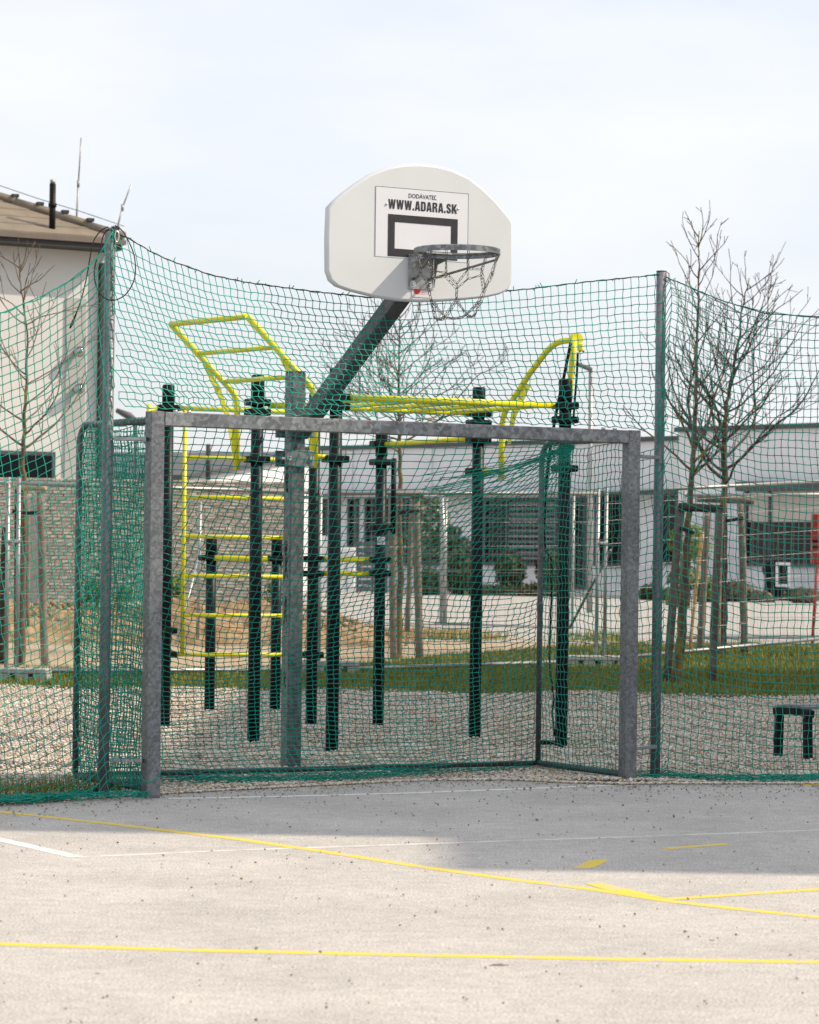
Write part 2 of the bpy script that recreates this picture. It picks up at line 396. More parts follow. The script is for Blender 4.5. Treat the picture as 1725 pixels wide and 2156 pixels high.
strip('painted_line', [(1690, 1653.5), (1760, 1650)], .07, M['line_yellow'], .0007)
strip('painted_line', [(-160, 1735), (0, 1768), (163, 1805)], .075, M['line_white'], .0009)
strip('painted_line', [(163, 1805), (500, 1790), (862, 1778), (1300, 1763), (1725, 1748), (2300, 1728)], .055, M['line_faint'], .0006)
strip('painted_line', [(352, 1682), (600, 1677), (863, 1670), (1100, 1661), (1285, 1654)], .075, M['line_white'], .0010)

M['tar'] = plain('tar_stain', (.16, .155, .15), .9, 0, .3, 40, .2)
for sx_, sy_, w_, h_ in ((1050, 2032, 20, 2.6), (205, 2050, 5, 1.2), (1500, 1980, 6, 1.2)):
    patch('stain', [(sx_ + w_ * math.cos(a) * (1 + .25 * math.sin(3 * a + sx_)), sy_ + h_ * math.sin(a) * (1 + .2 * math.cos(5 * a))) for a in np.linspace(0, 6.283, 22, False)][::-1], M['tar'], .0003)
# gravel bed
mb = MB(); nx = len(xs); ysn = 14; vs = []
for x in xs:
    y0 = edgeY(x) - .10
    for j in range(ysn):
        y = y0 + (27.75 - y0) * j / (ysn - 1)
        vs.append(Vector((x, y, terr(y) - .018 if j else -.03)))
mb.add(vs, [(i * ysn + j, (i + 1) * ysn + j, (i + 1) * ysn + j + 1, i * ysn + j + 1) for i in range(nx - 1) for j in range(ysn - 1)], True)
mb.build('gravel_bed', M['bed'], None, 'structure')
sheet('lawn', [(-14, 27.7, 14, 27.4), (-14, 31.4, 14, 39.8)], M['turf'], 0, .5)
GRX, GRY = [-14, -4.3, -1.9, -.7, .37, 1.6, 2.9, 6, 14], [30.2, 30.15, 30.35, 31.6, 33.5, 35.2, 36.4, 37.0, 39]
mb = MB(); pxs = np.concatenate([[-14, -9, -6], np.arange(-5, 3.21, .08)]); vs = []
for x in pxs:
    y0 = np.interp(x, GRX, GRY) + .10 * math.sin(x * 4.1) + .06 * math.sin(x * 11.3); y1 = max(y0 + .05, 38.6)
    for j in range(14):
        y = y0 + (y1 - y0) * j / 13; vs.append(Vector((x, y, terr(y) + .006)))
mb.add(vs, [(i * 14 + j, (i + 1) * 14 + j, (i + 1) * 14 + j + 1, i * 14 + j + 1) for i in range(len(pxs) - 1) for j in range(13)], True)
mb.build('sandy_path', M['sand'], None, 'structure')
sheet('paving', [(-30, 37.6, 40, 34.6), (-30, 100, 40, 100)], M['pave'], .012, 2)
sheet('kerb', [(-2.5, 38.6, 12, 40.2), (-2.5, 38.78, 12, 40.38)], M['concrete'], .1, .2)

# pebbles: real stones, joined (nobody could count them)
def ico():
    t = (1 + 5 ** .5) / 2
    v = np.array([(-1, t, 0), (1, t, 0), (-1, -t, 0), (1, -t, 0), (0, -1, t), (0, 1, t), (0, -1, -t), (0, 1, -t), (t, 0, -1), (t, 0, 1), (-t, 0, -1), (-t, 0, 1)], float)
    v /= np.linalg.norm(v[0])
    f = np.array([(0, 11, 5), (0, 5, 1), (0, 1, 7), (0, 7, 10), (0, 10, 11), (1, 5, 9), (5, 11, 4), (11, 10, 2), (10, 7, 6), (7, 1, 8), (3, 9, 4), (3, 4, 2), (3, 2, 6), (3, 6, 8), (3, 8, 9), (4, 9, 5), (2, 4, 11), (6, 2, 10), (8, 6, 7), (9, 8, 1)])
    return v, f
def octa():
    v = np.array([(1, 0, 0), (-1, 0, 0), (0, 1, 0), (0, -1, 0), (0, 0, 1), (0, 0, -1)], float)
    f = np.array([(0, 2, 4), (2, 1, 4), (1, 3, 4), (3, 0, 4), (2, 0, 5), (1, 2, 5), (3, 1, 5), (0, 3, 5)])
    return v, f
PAL = np.array([(.68, .61, .51), (.58, .51, .43), (.74, .70, .63), (.52, .47, .42), (.40, .31, .22), (.62, .49, .33), (.30, .28, .26), (.80, .77, .71), (.50, .32, .16), (.17, .155, .15)])
PW = np.array([.22, .2, .12, .12, .08, .1, .06, .05, .03, .02]); PW = PW / PW.sum()
def pebbles(name, P, r, base, dark=1.0, flat=.62, tint=(1, 1, 1)):
    n = len(P); v, f = base
    sc = r[:, None] * rng.uniform(.7, 1.25, (n, 3)); sc[:, 2] *= flat
    a = rng.uniform(0, 6.283, n); ca, sa = np.cos(a), np.sin(a)
    tl = rng.normal(0, .35, n)
    X = v[None] * sc[:, None, :] * rng.uniform(.85, 1.12, (n, len(v), 1))
    X[:, :, 2] += X[:, :, 0] * tl[:, None] * .5
    x = X[:, :, 0] * ca[:, None] - X[:, :, 1] * sa[:, None]; y = X[:, :, 0] * sa[:, None] + X[:, :, 1] * ca[:, None]
    V = np.stack([x, y, X[:, :, 2]], 2) + P[:, None, :]
    Fq = (f[None] + (np.arange(n) * len(v))[:, None, None]).reshape(-1, 3)
    c = PAL[rng.choice(len(PAL), n, p=PW)] * rng.uniform(.8, 1.12, (n, 1)) * dark * np.array(tint)
    colr = np.repeat(c, len(v), 0)
    return npmesh(name, V.reshape(-1, 3), Fq, M['pebble'], True, colr)
def heap(x, y): return .012 * np.sin(x * 3.1 + y) + .010 * np.sin(y * 4.3 - x * 2)
# nearer bed
n = 80000
X = rng.uniform(-3.0, 3.0, n); Y = edgeY(X) - .02 + rng.power(.8, n) * (20.2 - edgeY(X))
keep = np.abs(X) < Y * .15 + .25; X, Y = X[keep], Y[keep]
near = np.clip(1 - (Y - edgeY(X)) / .9, 0, 1)
Z = .0 + heap(X, Y) + near * 0.0 + rng.uniform(-.008, .012, len(X)); Z = np.where(Y < edgeY(X) + .05, .008, Z)
link('gravel', pebbles('gravel', np.stack([X, Y, Z], 1), rng.uniform(.006, .0125, len(X)), ico()), None, 'stuff')
n = 120000
X = rng.uniform(-4.6, 4.6, n); Y = 20 + rng.power(1.05, n) * 7.75
keep = np.abs(X) < Y * .15 + .2; X, Y = X[keep], Y[keep]
Z = np.interp(Y, TY, TZ) + heap(X, Y) * .7 + rng.uniform(-.012, .010, len(X))
link('gravel', pebbles('gravel', np.stack([X, Y, Z], 1), rng.uniform(.008, .016, len(X)), octa()), None, 'stuff')
# stones kicked out onto the court
n = 1500
X = rng.uniform(-2.6, 2.9, n); d = rng.exponential(.33, n); Y = edgeY(X) - d
keep = (Y > 9) & (np.abs(X) < Y * .15 + .2); X, Y = X[keep], Y[keep]
n2 = 620; X2 = rng.uniform(-2.3, 2.4, n2); Y2 = rng.uniform(7.6, 16.6, n2); k2 = (Y2 < edgeY(X2)); X, Y = np.append(X, X2[k2]), np.append(Y, Y2[k2])
r = rng.uniform(.003, .0072, len(X)) * np.where(Y < 12, .85, 1); big = rng.random(len(X)) < .025; r[big] *= 1.6
link('loose_stones', pebbles('loose_stones', np.stack([X, Y, .004 + r * .35], 1), r, ico(), .62, .75), None, 'stuff')

# grass
def blades(name, X, Y, Z, hgt, wid, cols, lean=.45):
    n = len(X); a = rng.uniform(0, 6.283, n); l = rng.uniform(.1, lean, n)
    h = hgt * rng.uniform(.5, 1.3, n); dx, dy = np.cos(a), np.sin(a)
    V = np.zeros((n, 3, 3)); wv = wid * rng.uniform(.7, 1.3, n)
    V[:, 0] = np.stack([X - dy * wv, Y + dx * wv, Z], 1); V[:, 1] = np.stack([X + dy * wv, Y - dx * wv, Z], 1)
    V[:, 2] = np.stack([X + dx * h * l, Y + dy * h * l, Z + h], 1)
    c = cols[rng.integers(0, len(cols), n)] * rng.uniform(.75, 1.2, (n, 1))
    return npmesh(name, V.reshape(-1, 3), np.arange(n * 3).reshape(-1, 3), M['leaf'], False, np.repeat(c, 3, 0))
GC = np.array([(.15, .20, .022), (.19, .235, .03), (.10, .145, .016), (.26, .22, .07), (.21, .19, .04)])
n = 150000
X = rng.uniform(-5.4, 6.2, n); Y = 27.5 + rng.random(n) * 9.3
up = np.interp(X, GRX, GRY)
keep = (np.abs(X) < Y * .15 + .3) & (Y < up + rng.normal(0, .12, n)) & (Y > 27.55 + .12 * np.sin(X * 5) + rng.normal(0, .06, n))
X, Y = X[keep], Y[keep]
patchy = np.sin(X * 2.3 + 1) * np.sin(Y * 1.9) + .6 * np.sin(X * 5.1 - Y * 3.3); keep = patchy > rng.uniform(-2.0, .3, len(X)); X, Y = X[keep], Y[keep]
link('grass', blades('grass', X, Y, np.interp(Y, TY, TZ), .055, .006, GC), None, 'stuff')
n = 2600
X = rng.uniform(-3.6, -1.5, n); Y = edgeY(X) + .12 + rng.beta(1.3, 2, n) * .95; keep = rng.random(n) < np.clip((-1.45 - X) * 2, 0.15, 1); X, Y = X[keep], Y[keep]
link('grass', blades('grass', X, Y, np.full(len(X), .0), .10, .004, GC * .9, .9), None, 'stuff')
n = 5000
X = rng.uniform(-4.5, 2.8, n); Y = 37.2 + rng.normal(0, .5, n); k = rng.random(n) < (.5 + .5 * np.sin(X * 3)); X, Y = X[k], Y[k]
link('weeds', blades('weeds', X, Y, np.interp(Y, TY, TZ), .12, .008, GC, .7), None, 'stuff')

# ------------------------------------------------------------------ far hills
mb = MB(); k = 120; vs = []
for i in range(k + 1):
    x = -500 + 1200 * i / k
    hgt = 26 + 9 * math.sin(x * .011 + 1.2) + 5 * math.sin(x * .031) + 2 * math.sin(x * .083) + (10 if x < -60 else 0) * (1 - math.exp((x + 60) / 60) if x < -60 else 0)
    vs += [Vector((x, 1080, -1)), Vector((x, 1180, hgt * .72)), Vector((x, 1300, hgt)), Vector((x, 1500, -1))]
mb.add(vs, [(4 * i + j, 4 * i + 4 + j, 4 * i + 5 + j, 4 * i + 1 + j) for i in range(k) for j in range(3)], True)
mb.build('hills', M['hill'], None, 'structure')

# ------------------------------------------------------------------ added block out of view at right, stepped to cast the big shade
shade_blk = thing('added_shade_block', 'added unseen block with walls and windows, shaped to cast the shade over the goal', 'building', (16, 20, 0))
XF = 16.0
def hfor(xend): return (XF - xend) / 1.149
SEG = [(11.75, 13.15, .15), (13.15, 16.75, -2.6), (16.75, 31.0, -1.62)]
for (ya, yb, xe) in SEG:
    h_ = hfor(xe); m = MB(); m.box((XF + 6, (ya + yb) / 2, h_ / 2), 12, yb - ya, h_); m.build('wall', M['facade'], shade_blk)
for fl in range(4):
    for q in range(6):
        y = 17.9 + q * 2.05; z = 1.6 + fl * 3.2
        m = MB(); m.box((XF - .02, y, z + .8), .06, 1.3, 1.5); wn = m.build('window', M['frame_grey'], shade_blk)
        m = MB(); m.box((XF - .055, y, z + .8), .02, 1.14, 1.34); m.build('pane', M['dark_glass'], wn)

# ------------------------------------------------------------------ school building behind
WA, WB = Vector((-2.5, 88.0, 0)), Vector((6.2, 79.0, 0))
WD = (WB - WA).normalized(); WN = Vector((WD.y, -WD.x, 0))          # outward normal, towards the camera
def wallpt(x, y, off=0.0):
    a, b = ray(x, y); o = WA + WN * off
    t = (o - Vector((0, 0, EYE))).dot(WN) / Vector((a, 1, b)).dot(WN)
    p = Vector((0, 0, EYE)) + t * Vector((a, 1, b)); return (p - WA).dot(WD), p.z
def WP(k, z, off=0.0): return WA + WD * k + WN * off + Vector((0, 0, z))
sch = thing('school_building', 'long low grey white building with dark windows behind the fences', 'building', WP(8, .4))
kL = wallpt(640, 1100)[0]; kM = wallpt(1455, 1000)[0]; kR = wallpt(1900, 1000)[0]
zt = wallpt(1020, 939)[1]; zt2 = wallpt(1600, 907)[1]
UPZ = Vector((0, 0, 1))
def wslab(k0, k1, z0, z1, off, th):
    m = MB(); m.box(WP((k0 + k1) / 2, (z0 + z1) / 2, off - th / 2), k1 - k0, th, z1 - z0, WD, WN, UPZ); return m
wslab(kL, kM, 0, zt, 0, 7).build('wall', M['facade'], sch)
wslab(kM, kR, 0, zt2, .5, 8).build('wall', M['facade'], sch)
wslab(kL - .1, kM, zt, zt + .13, .08, 7.1).build('coping', M['coping'], sch)
wslab(kM - .1, kR, zt2, zt2 + .13, .6, 8.2).build('coping', M['coping'], sch)
for xpx in (738, 905, 1165, 1330):                                   # shallow facade joints / pilasters
    k = wallpt(xpx, 1000)[0]; wslab(k - .12, k + .12, zt - 1.35, zt - .05, .05, .05).build('pilaster', M['facade'], sch)
z1050 = wallpt(1000, 1044)[1]
wslab(kL, kM - .2, z1050 - .02, z1050 + .09, .45, .45).build('canopy', M['coping'], sch)
def win(x0, x1, y0, y1, off=0.0, slats=0, blind=None, mull=()):
    k0, za = wallpt(x0, y0); k1, _ = wallpt(x1, y0); _, zb = wallpt(x0, y1)
    k0, k1 = min(k0, k1), max(k0, k1)
    f = MB(); t = .09
    for (a, b, c, d) in ((k0, k1, za - t, za), (k0, k1, zb, zb + t), (k0, k0 + t, zb + t, za - t), (k1 - t, k1, zb + t, za - t)):
        f.box(WP((a + b) / 2, (c + d) / 2, off + .03), b - a, .12, d - c, WD, WN, UPZ)
    for q in mull:
        kk = k0 + (k1 - k0) * q; f.box(WP(kk, (za + zb) / 2, off + .03), .07, .11, za - zb - 2 * t, WD, WN, UPZ)
    fr = f.build('window', M['frame_grey'], sch)
    g = MB(); g.box(WP((k0 + k1) / 2, (za + zb) / 2, off + .012), k1 - k0 - 2 * t, .02, za - zb - 2 * t, WD, WN, UPZ); g.build('pane', M['dark_glass'], fr)
    if blind:
        zc = za - t - (za - zb) * blind
        g = MB(); g.box(WP((k0 + k1) / 2, (za - t + zc) / 2, off + .03), (k1 - k0) - 2.4 * t, .01, za - t - zc, WD, WN, UPZ); g.build('blind', M['blind'], fr)
    for i in range(slats):
        zz = za - t - (i + .5) * .155
        if zz < zb + t + .1: break
        g = MB(); a0 = k0 + (k1 - k0) * .36
        g.box(WP((a0 + k1 - t) / 2, zz, off + .05), k1 - t - a0, .05, .07, WD, WN, UPZ); g.build('slat', M['slat'], fr)
win(655, 694, 1048, 1160)
win(736, 757, 1048, 1176); win(772, 836, 1048, 1176, mull=(.45,))
win(838, 940, 1048, 1190, slats=4, mull=(.5,)); win(1022, 1178, 1048, 1190, slats=12, mull=(.33,))
win(1192, 1206, 1048, 1240); win(1212, 1238, 1048, 1240); win(1256, 1318, 1040, 1192)
win(1392, 1490, 1044, 1188, off=0, slats=14, mull=(.4,))
win(1598, 1790, 1020, 1192, off=.5, blind=.42, mull=(.28,))
wslab(wallpt(1592, 1030)[0], kR, wallpt(1592, 1036)[1], wallpt(1592, 1016)[1], .85, .34).build('awning', M['coping'], sch)
for i in range(16):                                                  # ribbed panel
    k = wallpt(1490 + i * 6.6, 1100)[0]; za = wallpt(1490, 1040)[1]
    if k > kM + .05: wslab(k - .025, k + .025, .4, za, .54, .05).build('rib', M['facade_panel'], sch)

# second pale building on the left behind the stone wall
pb = thing('storehouse', 'low pale building seen above the stone wall, left of the galvanised basketball post', 'building', (-6, 75, .4))
c0 = at(372, 1025, 70.0); c1 = at(655, 990, 78.0)
dd = Vector((c1.x - c0.x, c1.y - c0.y, 0)); ln = dd.length; dd.normalize(); dn = Vector((dd.y, -dd.x, 0))
m = MB(); z0_, z1_ = at(372, 1012, 70.0).z, at(655, 962, 78.0).z
A_, B_ = Vector((c0.x, c0.y, 0)), Vector((c1.x, c1.y, 0))
def quadbox(A, B, za, zb, th, m):
    back = -dn * th
    vs = [A, B, B + back, A + back, A + UPZ * za, B + UPZ * zb, B + back + UPZ * zb, A + back + UPZ * za]
    m.add(vs, [(3, 2, 1, 0), (4, 5, 6, 7), (0, 1, 5, 4), (1, 2, 6, 5), (2, 3, 7, 6), (3, 0, 4, 7)])
quadbox(A_, B_, z0_, z1_, 6, m); m.build('wall', M['facade'], pb)
m = MB()
off_ = dn * .15
vs = [A_ + off_ + UPZ * z0_, B_ + off_ + UPZ * z1_, B_ - dn * 6.2 + UPZ * z1_, A_ - dn * 6.2 + UPZ * z0_]
m.add(vs + [v + UPZ * .14 for v in vs], [(3, 2, 1, 0), (4, 5, 6, 7), (0, 1, 5, 4), (1, 2, 6, 5), (2, 3, 7, 6), (3, 0, 4, 7)]); m.build('roof', M['coping'], pb)

# ------------------------------------------------------------------ house on the left
HC = Vector((at(217, 800, 44).x, 44.0, 0))                            # right hand corner of the front wall
def HP(k, z, off=0.0): return HC - U * k + N * off + Vector((0, 0, z))
hs = thing('house', 'cream rendered house with brown tiled hip roof behind the stone wall', 'house', HP(5, .4))
ze = 5.94
def hbox(k0, k1, z0, z1, o0, o1): 
    m = MB(); m.box(HP((k0 + k1) / 2, (z0 + z1) / 2, (o0 + o1) / 2), k1 - k0, o1 - o0, z1 - z0, U, N, UPZ); return m
hbox(0, 12, .3, ze, -9, 0).build('wall', M['render'], hs)
hbox(.30, .62, 2.3, 5.2, 0, .03).build('recess_shade_band', M['recess_shade'], hs)  # recess shading on the wall, put in as a grey coloured strip
hbox(-.02, .10, .4, 5.75, .0, .10).build('downpipe', M['soffit'], hs)
m = MB(); EO = .12; EF = .45
hbox(-EO + .02, 12.4, ze - .02, ze + .06, -9.4, EF - .02).build('soffit', M['soffit'], hs)
hbox(-EO - .03, 12.4, ze + .065, ze + .135, EF - .14, EF + .02).build('gutter', M['gutter'], hs)
mt = MB()
def RP(k, r): return HP(k, ze + .145 + r * .45, EF - r)                # on the front roof plane, r metres in from the eave
rows_ = 16
for i in range(rows_):                                               # courses of tiles, each lapped over the next
    r0, r1 = i * .33, (i + 1) * .33 + .02
    k0a, k0b = -EO + r0, -EO + r1
    vs = [RP(k0a, r0) + UPZ * .022, RP(12, r0) + UPZ * .022, RP(12, r1) + UPZ * .01, RP(k0b, r1) + UPZ * .01, RP(k0a, r0) - UPZ * .02, RP(12, r0) - UPZ * .02]
    mt.add(vs, [(0, 3, 2, 1), (4, 0, 1, 5)])
roof = mt.build('roof', M['tile'], hs)
m = MB(); pB = RP(-EO, 0); pT = RP(-EO + 5.0, 5.0); bk = HP(-EO, ze + .145, -9.4 - EO)
m.add([pB, pT, HP(-EO + 5, ze + .145 + 2.25, -5.0), bk], [(0, 1, 2, 3)]); m.build('roof_slope', M['tile'], hs)
for i in range(12):                                                  # hip tiles and the clips of the lightning wire
    a = pB.lerp(pT, i / 12.0); b = pB.lerp(pT, (i + 1.06) / 12.0)
    m = MB(); m.tube([a + UPZ * .05, b + UPZ * .03], .07, 8); m.build('hip_tile', M['tile'], hs)
for x, y in ((18, 455), (90, 470), (170, 487), (255, 507), (343, 528), (140, 522)):
    pass
for i in range(7):
    a = pB.lerp(pT, .02 + i * .058)
    m = MB(); m.box(a + UPZ * .13, .10, .09, .05, U, N, UPZ); m.box(a + UPZ * .085, .05, .05, .07, U, N, UPZ); m.build('wire_clip', M['soffit'], hs)
m = MB(); m.tube([pB.lerp(pT, q / 10.0) + UPZ * (.2 + .012 * (q % 2)) for q in range(11)], .007, 5); m.build('lightning_wire', M['galv_fine'], hs)
p = at(110, 474, 43.35); m = MB(); m.tube([p - UPZ * .3, p + UPZ * .62], .048, 12); fl_ = m.build('flue', M['black'], hs)
m = MB(); m.tube([p + UPZ * .27, p + UPZ * .33], .062, 12); m.build('collar', M['black'], fl_)
m = MB(); m.tube([p + UPZ * .62, p + UPZ * .68], .04, 10); m.build('cowl', M['galv_bright'], fl_)
for (xa, ya, xb, yb) in ((160, 466, 171, 290), (243, 476, 276, 389)):
    a, b = at(xa, ya, 44.6), at(xb, yb, 44.6); mid = a.lerp(b, .45)
    m = MB(); m.tube([a - UPZ * .15, mid], .014, 6); m.tube([mid, b], .011, 6); m.tube([mid - UPZ * .05, mid + UPZ * .05], .022, 6); m.build('lightning_rod', M['fence_tube'], hs)
for yy in (742, 820):                                                # polished ball lamps
    q = HP(.46, at(172, yy, 43.8).z, .16); m = MB(); m.sphere(q, .085, 16, 12); m.tube([q - N * .13, q - N * .05], .05, 10); m.build('ball_lamp', M['chrome'], hs)
k0_ = (HC - at(92, 970, 44)).dot(U); zc_ = at(40, 955, 43.9).z
f = hbox(k0_, k0_ + 2.2, zc_ - .55, zc_ + .02, -.02, .03).build('window', M['frame_grey'], hs)
hbox(k0_ + .06, k0_ + 2.1, zc_ - .5, zc_ - .04, .03, .035).build('pane', M['dark_glass'], f)

# ------------------------------------------------------------------ stone wall
SW0 = at(-160, 1100, 38.6); SWY = 38.6
sx0, sx1 = at(-160, 1100, SWY).x, at(612, 1100, SWY).x
SD = Vector((math.cos(.10), math.sin(.10), 0)); SNn = Vector((SD.y, -SD.x, 0))
sw = thing('stone_wall', 'beige split stone garden wall behind the earth mound at left', 'wall', (sx0, SWY, .3))
SWP = Vector((sx0, SWY, 0)); slen = (sx1 - sx0) / SD.x; sh0, sh1 = .2, at(200, 1002, SWY).z
m = MB(); m.box(SWP + SD * (slen / 2) - SNn * .108 + UPZ * ((sh0 + sh1) / 2 - .02), slen, .2, sh1 - sh0 - .04, SD, SNn, UPZ); m.build('wall_core', M['joint'], sw)
variants = []
def stone_mb(lx, lz, mbx=None, c=None, rr=random):
    mbx = mbx or MB(); c = c or Vector((0, 0, 0)); j = .004; d = .10
    hx, hz = lx / 2, lz / 2; pr = rr.uniform(.006, .03)
    fr_ = [(-hx * .92, -hz * .84), (hx * .92, -hz * .84), (hx * .92, hz * .84), (-hx * .92, hz * .84)]
    vs = [c + SD * (a + rr.uniform(-j, j)) + UPZ * (b + rr.uniform(-j, j)) + SNn * (pr + rr.uniform(-.006, .006)) for a, b in fr_]
    vs += [c + SD * a + UPZ * b for a, b in ((-hx, -hz), (hx, -hz), (hx, hz), (-hx, hz))]
    vs += [c + SD * a + UPZ * b - SNn * d for a, b in ((-hx, -hz), (hx, -hz), (hx, hz), (-hx, hz))]
    mbx.add(vs, [(0, 1, 2, 3), (4, 5, 1, 0), (5, 6, 2, 1), (6, 7, 3, 2), (7, 4, 0, 3), (8, 9, 5, 4), (9, 10, 6, 5), (10, 11, 7, 6), (11, 8, 4, 7)]); return mbx
srnd = random.Random(5)
cands = []; zrow = sh0; 
while zrow < sh1 - .03:
    hz = srnd.choice((.040, .046, .052)); kx = -srnd.uniform(0, .1)
    if zrow + hz > sh1: hz = sh1 - zrow
    while kx < slen:
        lx = srnd.uniform(.08, .18); lx = min(lx, slen - kx)
        if lx > .03: cands.append((max(kx, 0) + lx / 2, zrow + hz / 2, lx - .008, hz - .007))
        kx += lx
    zrow += hz
def vis(c):
    q = SWP + SD * c[0]; px = XC + F_PX * q.x / q.y
    v_ = 0
    if 395 < px < 600: v_ = 2
    elif 62 < px < 158: v_ = 1.5
    return v_ - abs(c[1] - 1.7) * .6 + srnd.random() * .01
cands.sort(key=vis, reverse=True)
for s_ in range(10): variants.append(stone_mb(1.0, 1.0, None, None, srnd))
vmeshes = {}
for (k, z, lx, lz) in cands[:296]:
    key = (round(lx / .02), round(lz / .008))
    if key not in vmeshes: vmeshes[key] = stone_mb(key[0] * .02 - .004, key[1] * .008, None, None, srnd).mesh('stone', M['stone'])
    o = link('stone', vmeshes[key], sw); o.location = SWP + SD * k + UPZ * z + SNn * srnd.uniform(-.006, .012)
rest = MB()
for (k, z, lx, lz) in cands[296:]: stone_mb(lx, lz, rest, SWP + SD * k + UPZ * z, srnd)
rest.build('stone_courses', M['stone'], sw, 'stuff')
# grey concrete pillar in front of it
a = at(62, 1300, 38.0); b = at(84, 1300, 38.0)
m = MB(); m.rbox(Vector(((a.x + b.x) / 2, 38.0, 1.2)), b.x - a.x, .16, 1.75, .01); tag(m.build('pillar', M['concrete']), 'narrow grey concrete pillar against the beige stone wall', 'pillar')

# earth mound
def mound(name, x0, x1, yc, wy, h, seed, mat, kindlabel=None):
    r_ = np.random.default_rng(seed); nxm, nym = 90, 26; vs = []
    ph = r_.uniform(0, 6.28, 8)
    for i in range(nxm):
        for j in range(nym):
            x = x0 + (x1 - x0) * i / (nxm - 1); t = j / (nym - 1); y = yc + (t - .5) * wy
            e = math.sin(math.pi * t) ** .8 * min(1, (x1 - x) / 1.3, (x - x0) / .8 + .3) 
            hh = h * e * (.72 + .16 * math.sin(x * 2.1 + ph[0]) + .10 * math.sin(x * 5.3 + y * 2 + ph[1]) + .07 * math.sin(x * 11 + y * 7 + ph[2]) + .05 * math.sin(y * 13 + ph[3]) + r_.normal(0, .05))
            vs.append(Vector((x, y, terr(y) - .03 + max(0, hh))))
    mbm = MB(); mbm.add(vs, [(i * nym + j, (i + 1) * nym + j, (i + 1) * nym + j + 1, i * nym + j + 1) for i in range(nxm - 1) for j in range(nym - 1)], True)
    return mbm.build(name, mat, None, 'structure')
mound('earth_mound', -7.5, .1, 36.3, 3.0, .56, 3, M['mound'])
mound('earth_mound', -1.2, 1.6, 37.6, 1.4, .2, 4, M['mound'])
# clods on the mound
n = 900; X = rng.uniform(-6, .2, n); Y = rng.uniform(35.3, 36.9, n)
e = np.sin(np.pi * np.clip((Y - 35.3) / 2.6, 0, 1)) ** .8
Z = np.interp(Y, TY, TZ) + .56 * e * .72 * np.clip((.1 - X) / 1.3, 0, 1)
me = pebbles('earth_clods', np.stack([X, Y, Z], 1), rng.uniform(.012, .05, n), ico(), .55, .8, (1, .80, .58))
link('earth_clods', me, None, 'stuff')

# ------------------------------------------------------------------ hollow goal
goal = thing('football_goal', 'galvanised steel handball goal with square posts, standing on the court edge', 'goal', GF(1.58, 0))
GW, GH, PS = 3.16, 2.08, .08
def gprism(a, b, w, h, name, mat, parent, r=.004):
    m = MB(); m.prism(a, b, w, h, N, r); return m.build(name, mat, parent)
for uu in (.04, GW - .04):
    gprism(GF(uu, .04, -.04), GF(uu, .04, GH), PS, PS, 'post', M['galv_post'], goal)
gprism(GF(PS + .002, .04, GH - .04), GF(GW - PS - .002, .04, GH - .04), PS - .004, PS, 'crossbar', M['galv'], goal)
for uu in (.16, .24, GW - .24, GW - .16):
    m = MB(); m.tube([GF(uu, .04, GH - .002), GF(uu, .04, GH + .012)], .012, 6); m.build('bolt', M['bolt'], goal)
RB = 1.05
def arc(p, q, r_, c, n=6): return None
for uu, inset in ((.03, 0), (GW - .03, 0)):
    path = [GF(uu, .08, 2.03), GF(uu, .5, 2.035), GF(uu, RB - .12, 2.04)]
    for i in range(1, 7):
        t = i / 6 * math.pi / 2; path.append(GF(uu, RB - .12 + .12 * math.sin(t), 1.92 + .12 * math.cos(t)))
    path += [GF(uu, RB, 1.2), GF(uu, RB, .06)]
    m = MB(); m.tube(path, .018, 10); m.build('rear_frame', M['galv_mid'], goal)
    m = MB(); m.tube([GF(uu, RB, .05), GF(uu, .08, .045)], .0165, 10); m.build('ground_tube', M['galv_dark'], goal)
m = MB(); m.tube([GF(.03, RB, .05), GF(GW - .03, RB, .05)], .0165, 10); m.build('ground_tube', M['galv_dark'], goal)

# ------------------------------------------------------------------ net posts
NPL, NPR = (-.17, .19), (3.41, .175)
def net_post(pos, side, label, hgt):
    u_, b_ = pos
    t = thing('net_post', label, 'post', GF(u_, b_), 'posts carrying the green ball net')
    m = MB(); m.tube([GF(u_, b_, -.05), GF(u_, b_, hgt)], .030, 18); m.build('pipe', M['galv_fine'], t)
    m = MB(); m.tube([GF(u_, b_, hgt), GF(u_, b_, hgt + .006)], .031, 18); m.build('cap', M['galv_dark'], t)
    m = MB(); e = GF(u_ + .025, b_ - .03, hgt - .03); m.tube([e + U * (.012 * math.cos(a)) + UPZ * (.03 * math.sin(a)) - N * 0 for a in np.linspace(0, 6.28, 11)], .005, 6, False); m.build('eye_bolt', M['bolt'], t)
    gu = 0.0 if side < 0 else GW
    for zz in (1.93, .20):
        m = MB(); m.prism(GF(gu + side * .002, .05, zz), GF(u_ - side * .028, b_ - .03, zz), .04, .02, UPZ, .002); m.build('bracket', M['galv_bright'], t)
    return t
net_post(NPL, -1, 'round galvanised net post left of the goal with black rope looped over its top', 3.05)
net_post(NPR, 1, 'round galvanised net post right of the goal, in front of the bare twin trees', 3.045)
lp = GF(*NPL, 0)
def loop(pix, Y, name, r=.0032, mat=None, closed=False):
    pts = [at(x, y, Y) for x, y in pix]
    if closed: pts.append(pts[0])
    out_ = []
    for i in range(len(pts) - 1):
        p0 = pts[max(i - 1, 0)]; p1 = pts[i]; p2 = pts[i + 1]; p3 = pts[min(i + 2, len(pts) - 1)]
        for q in range(5):
            t = q / 5; out_.append(.5 * ((2 * p1) + (p2 - p0) * t + (2 * p0 - 5 * p1 + 4 * p2 - p3) * t * t + (3 * p1 - p0 - 3 * p2 + p3) * t ** 3))
    out_.append(pts[-1]); m = MB(); m.tube(out_, r, 6); return m
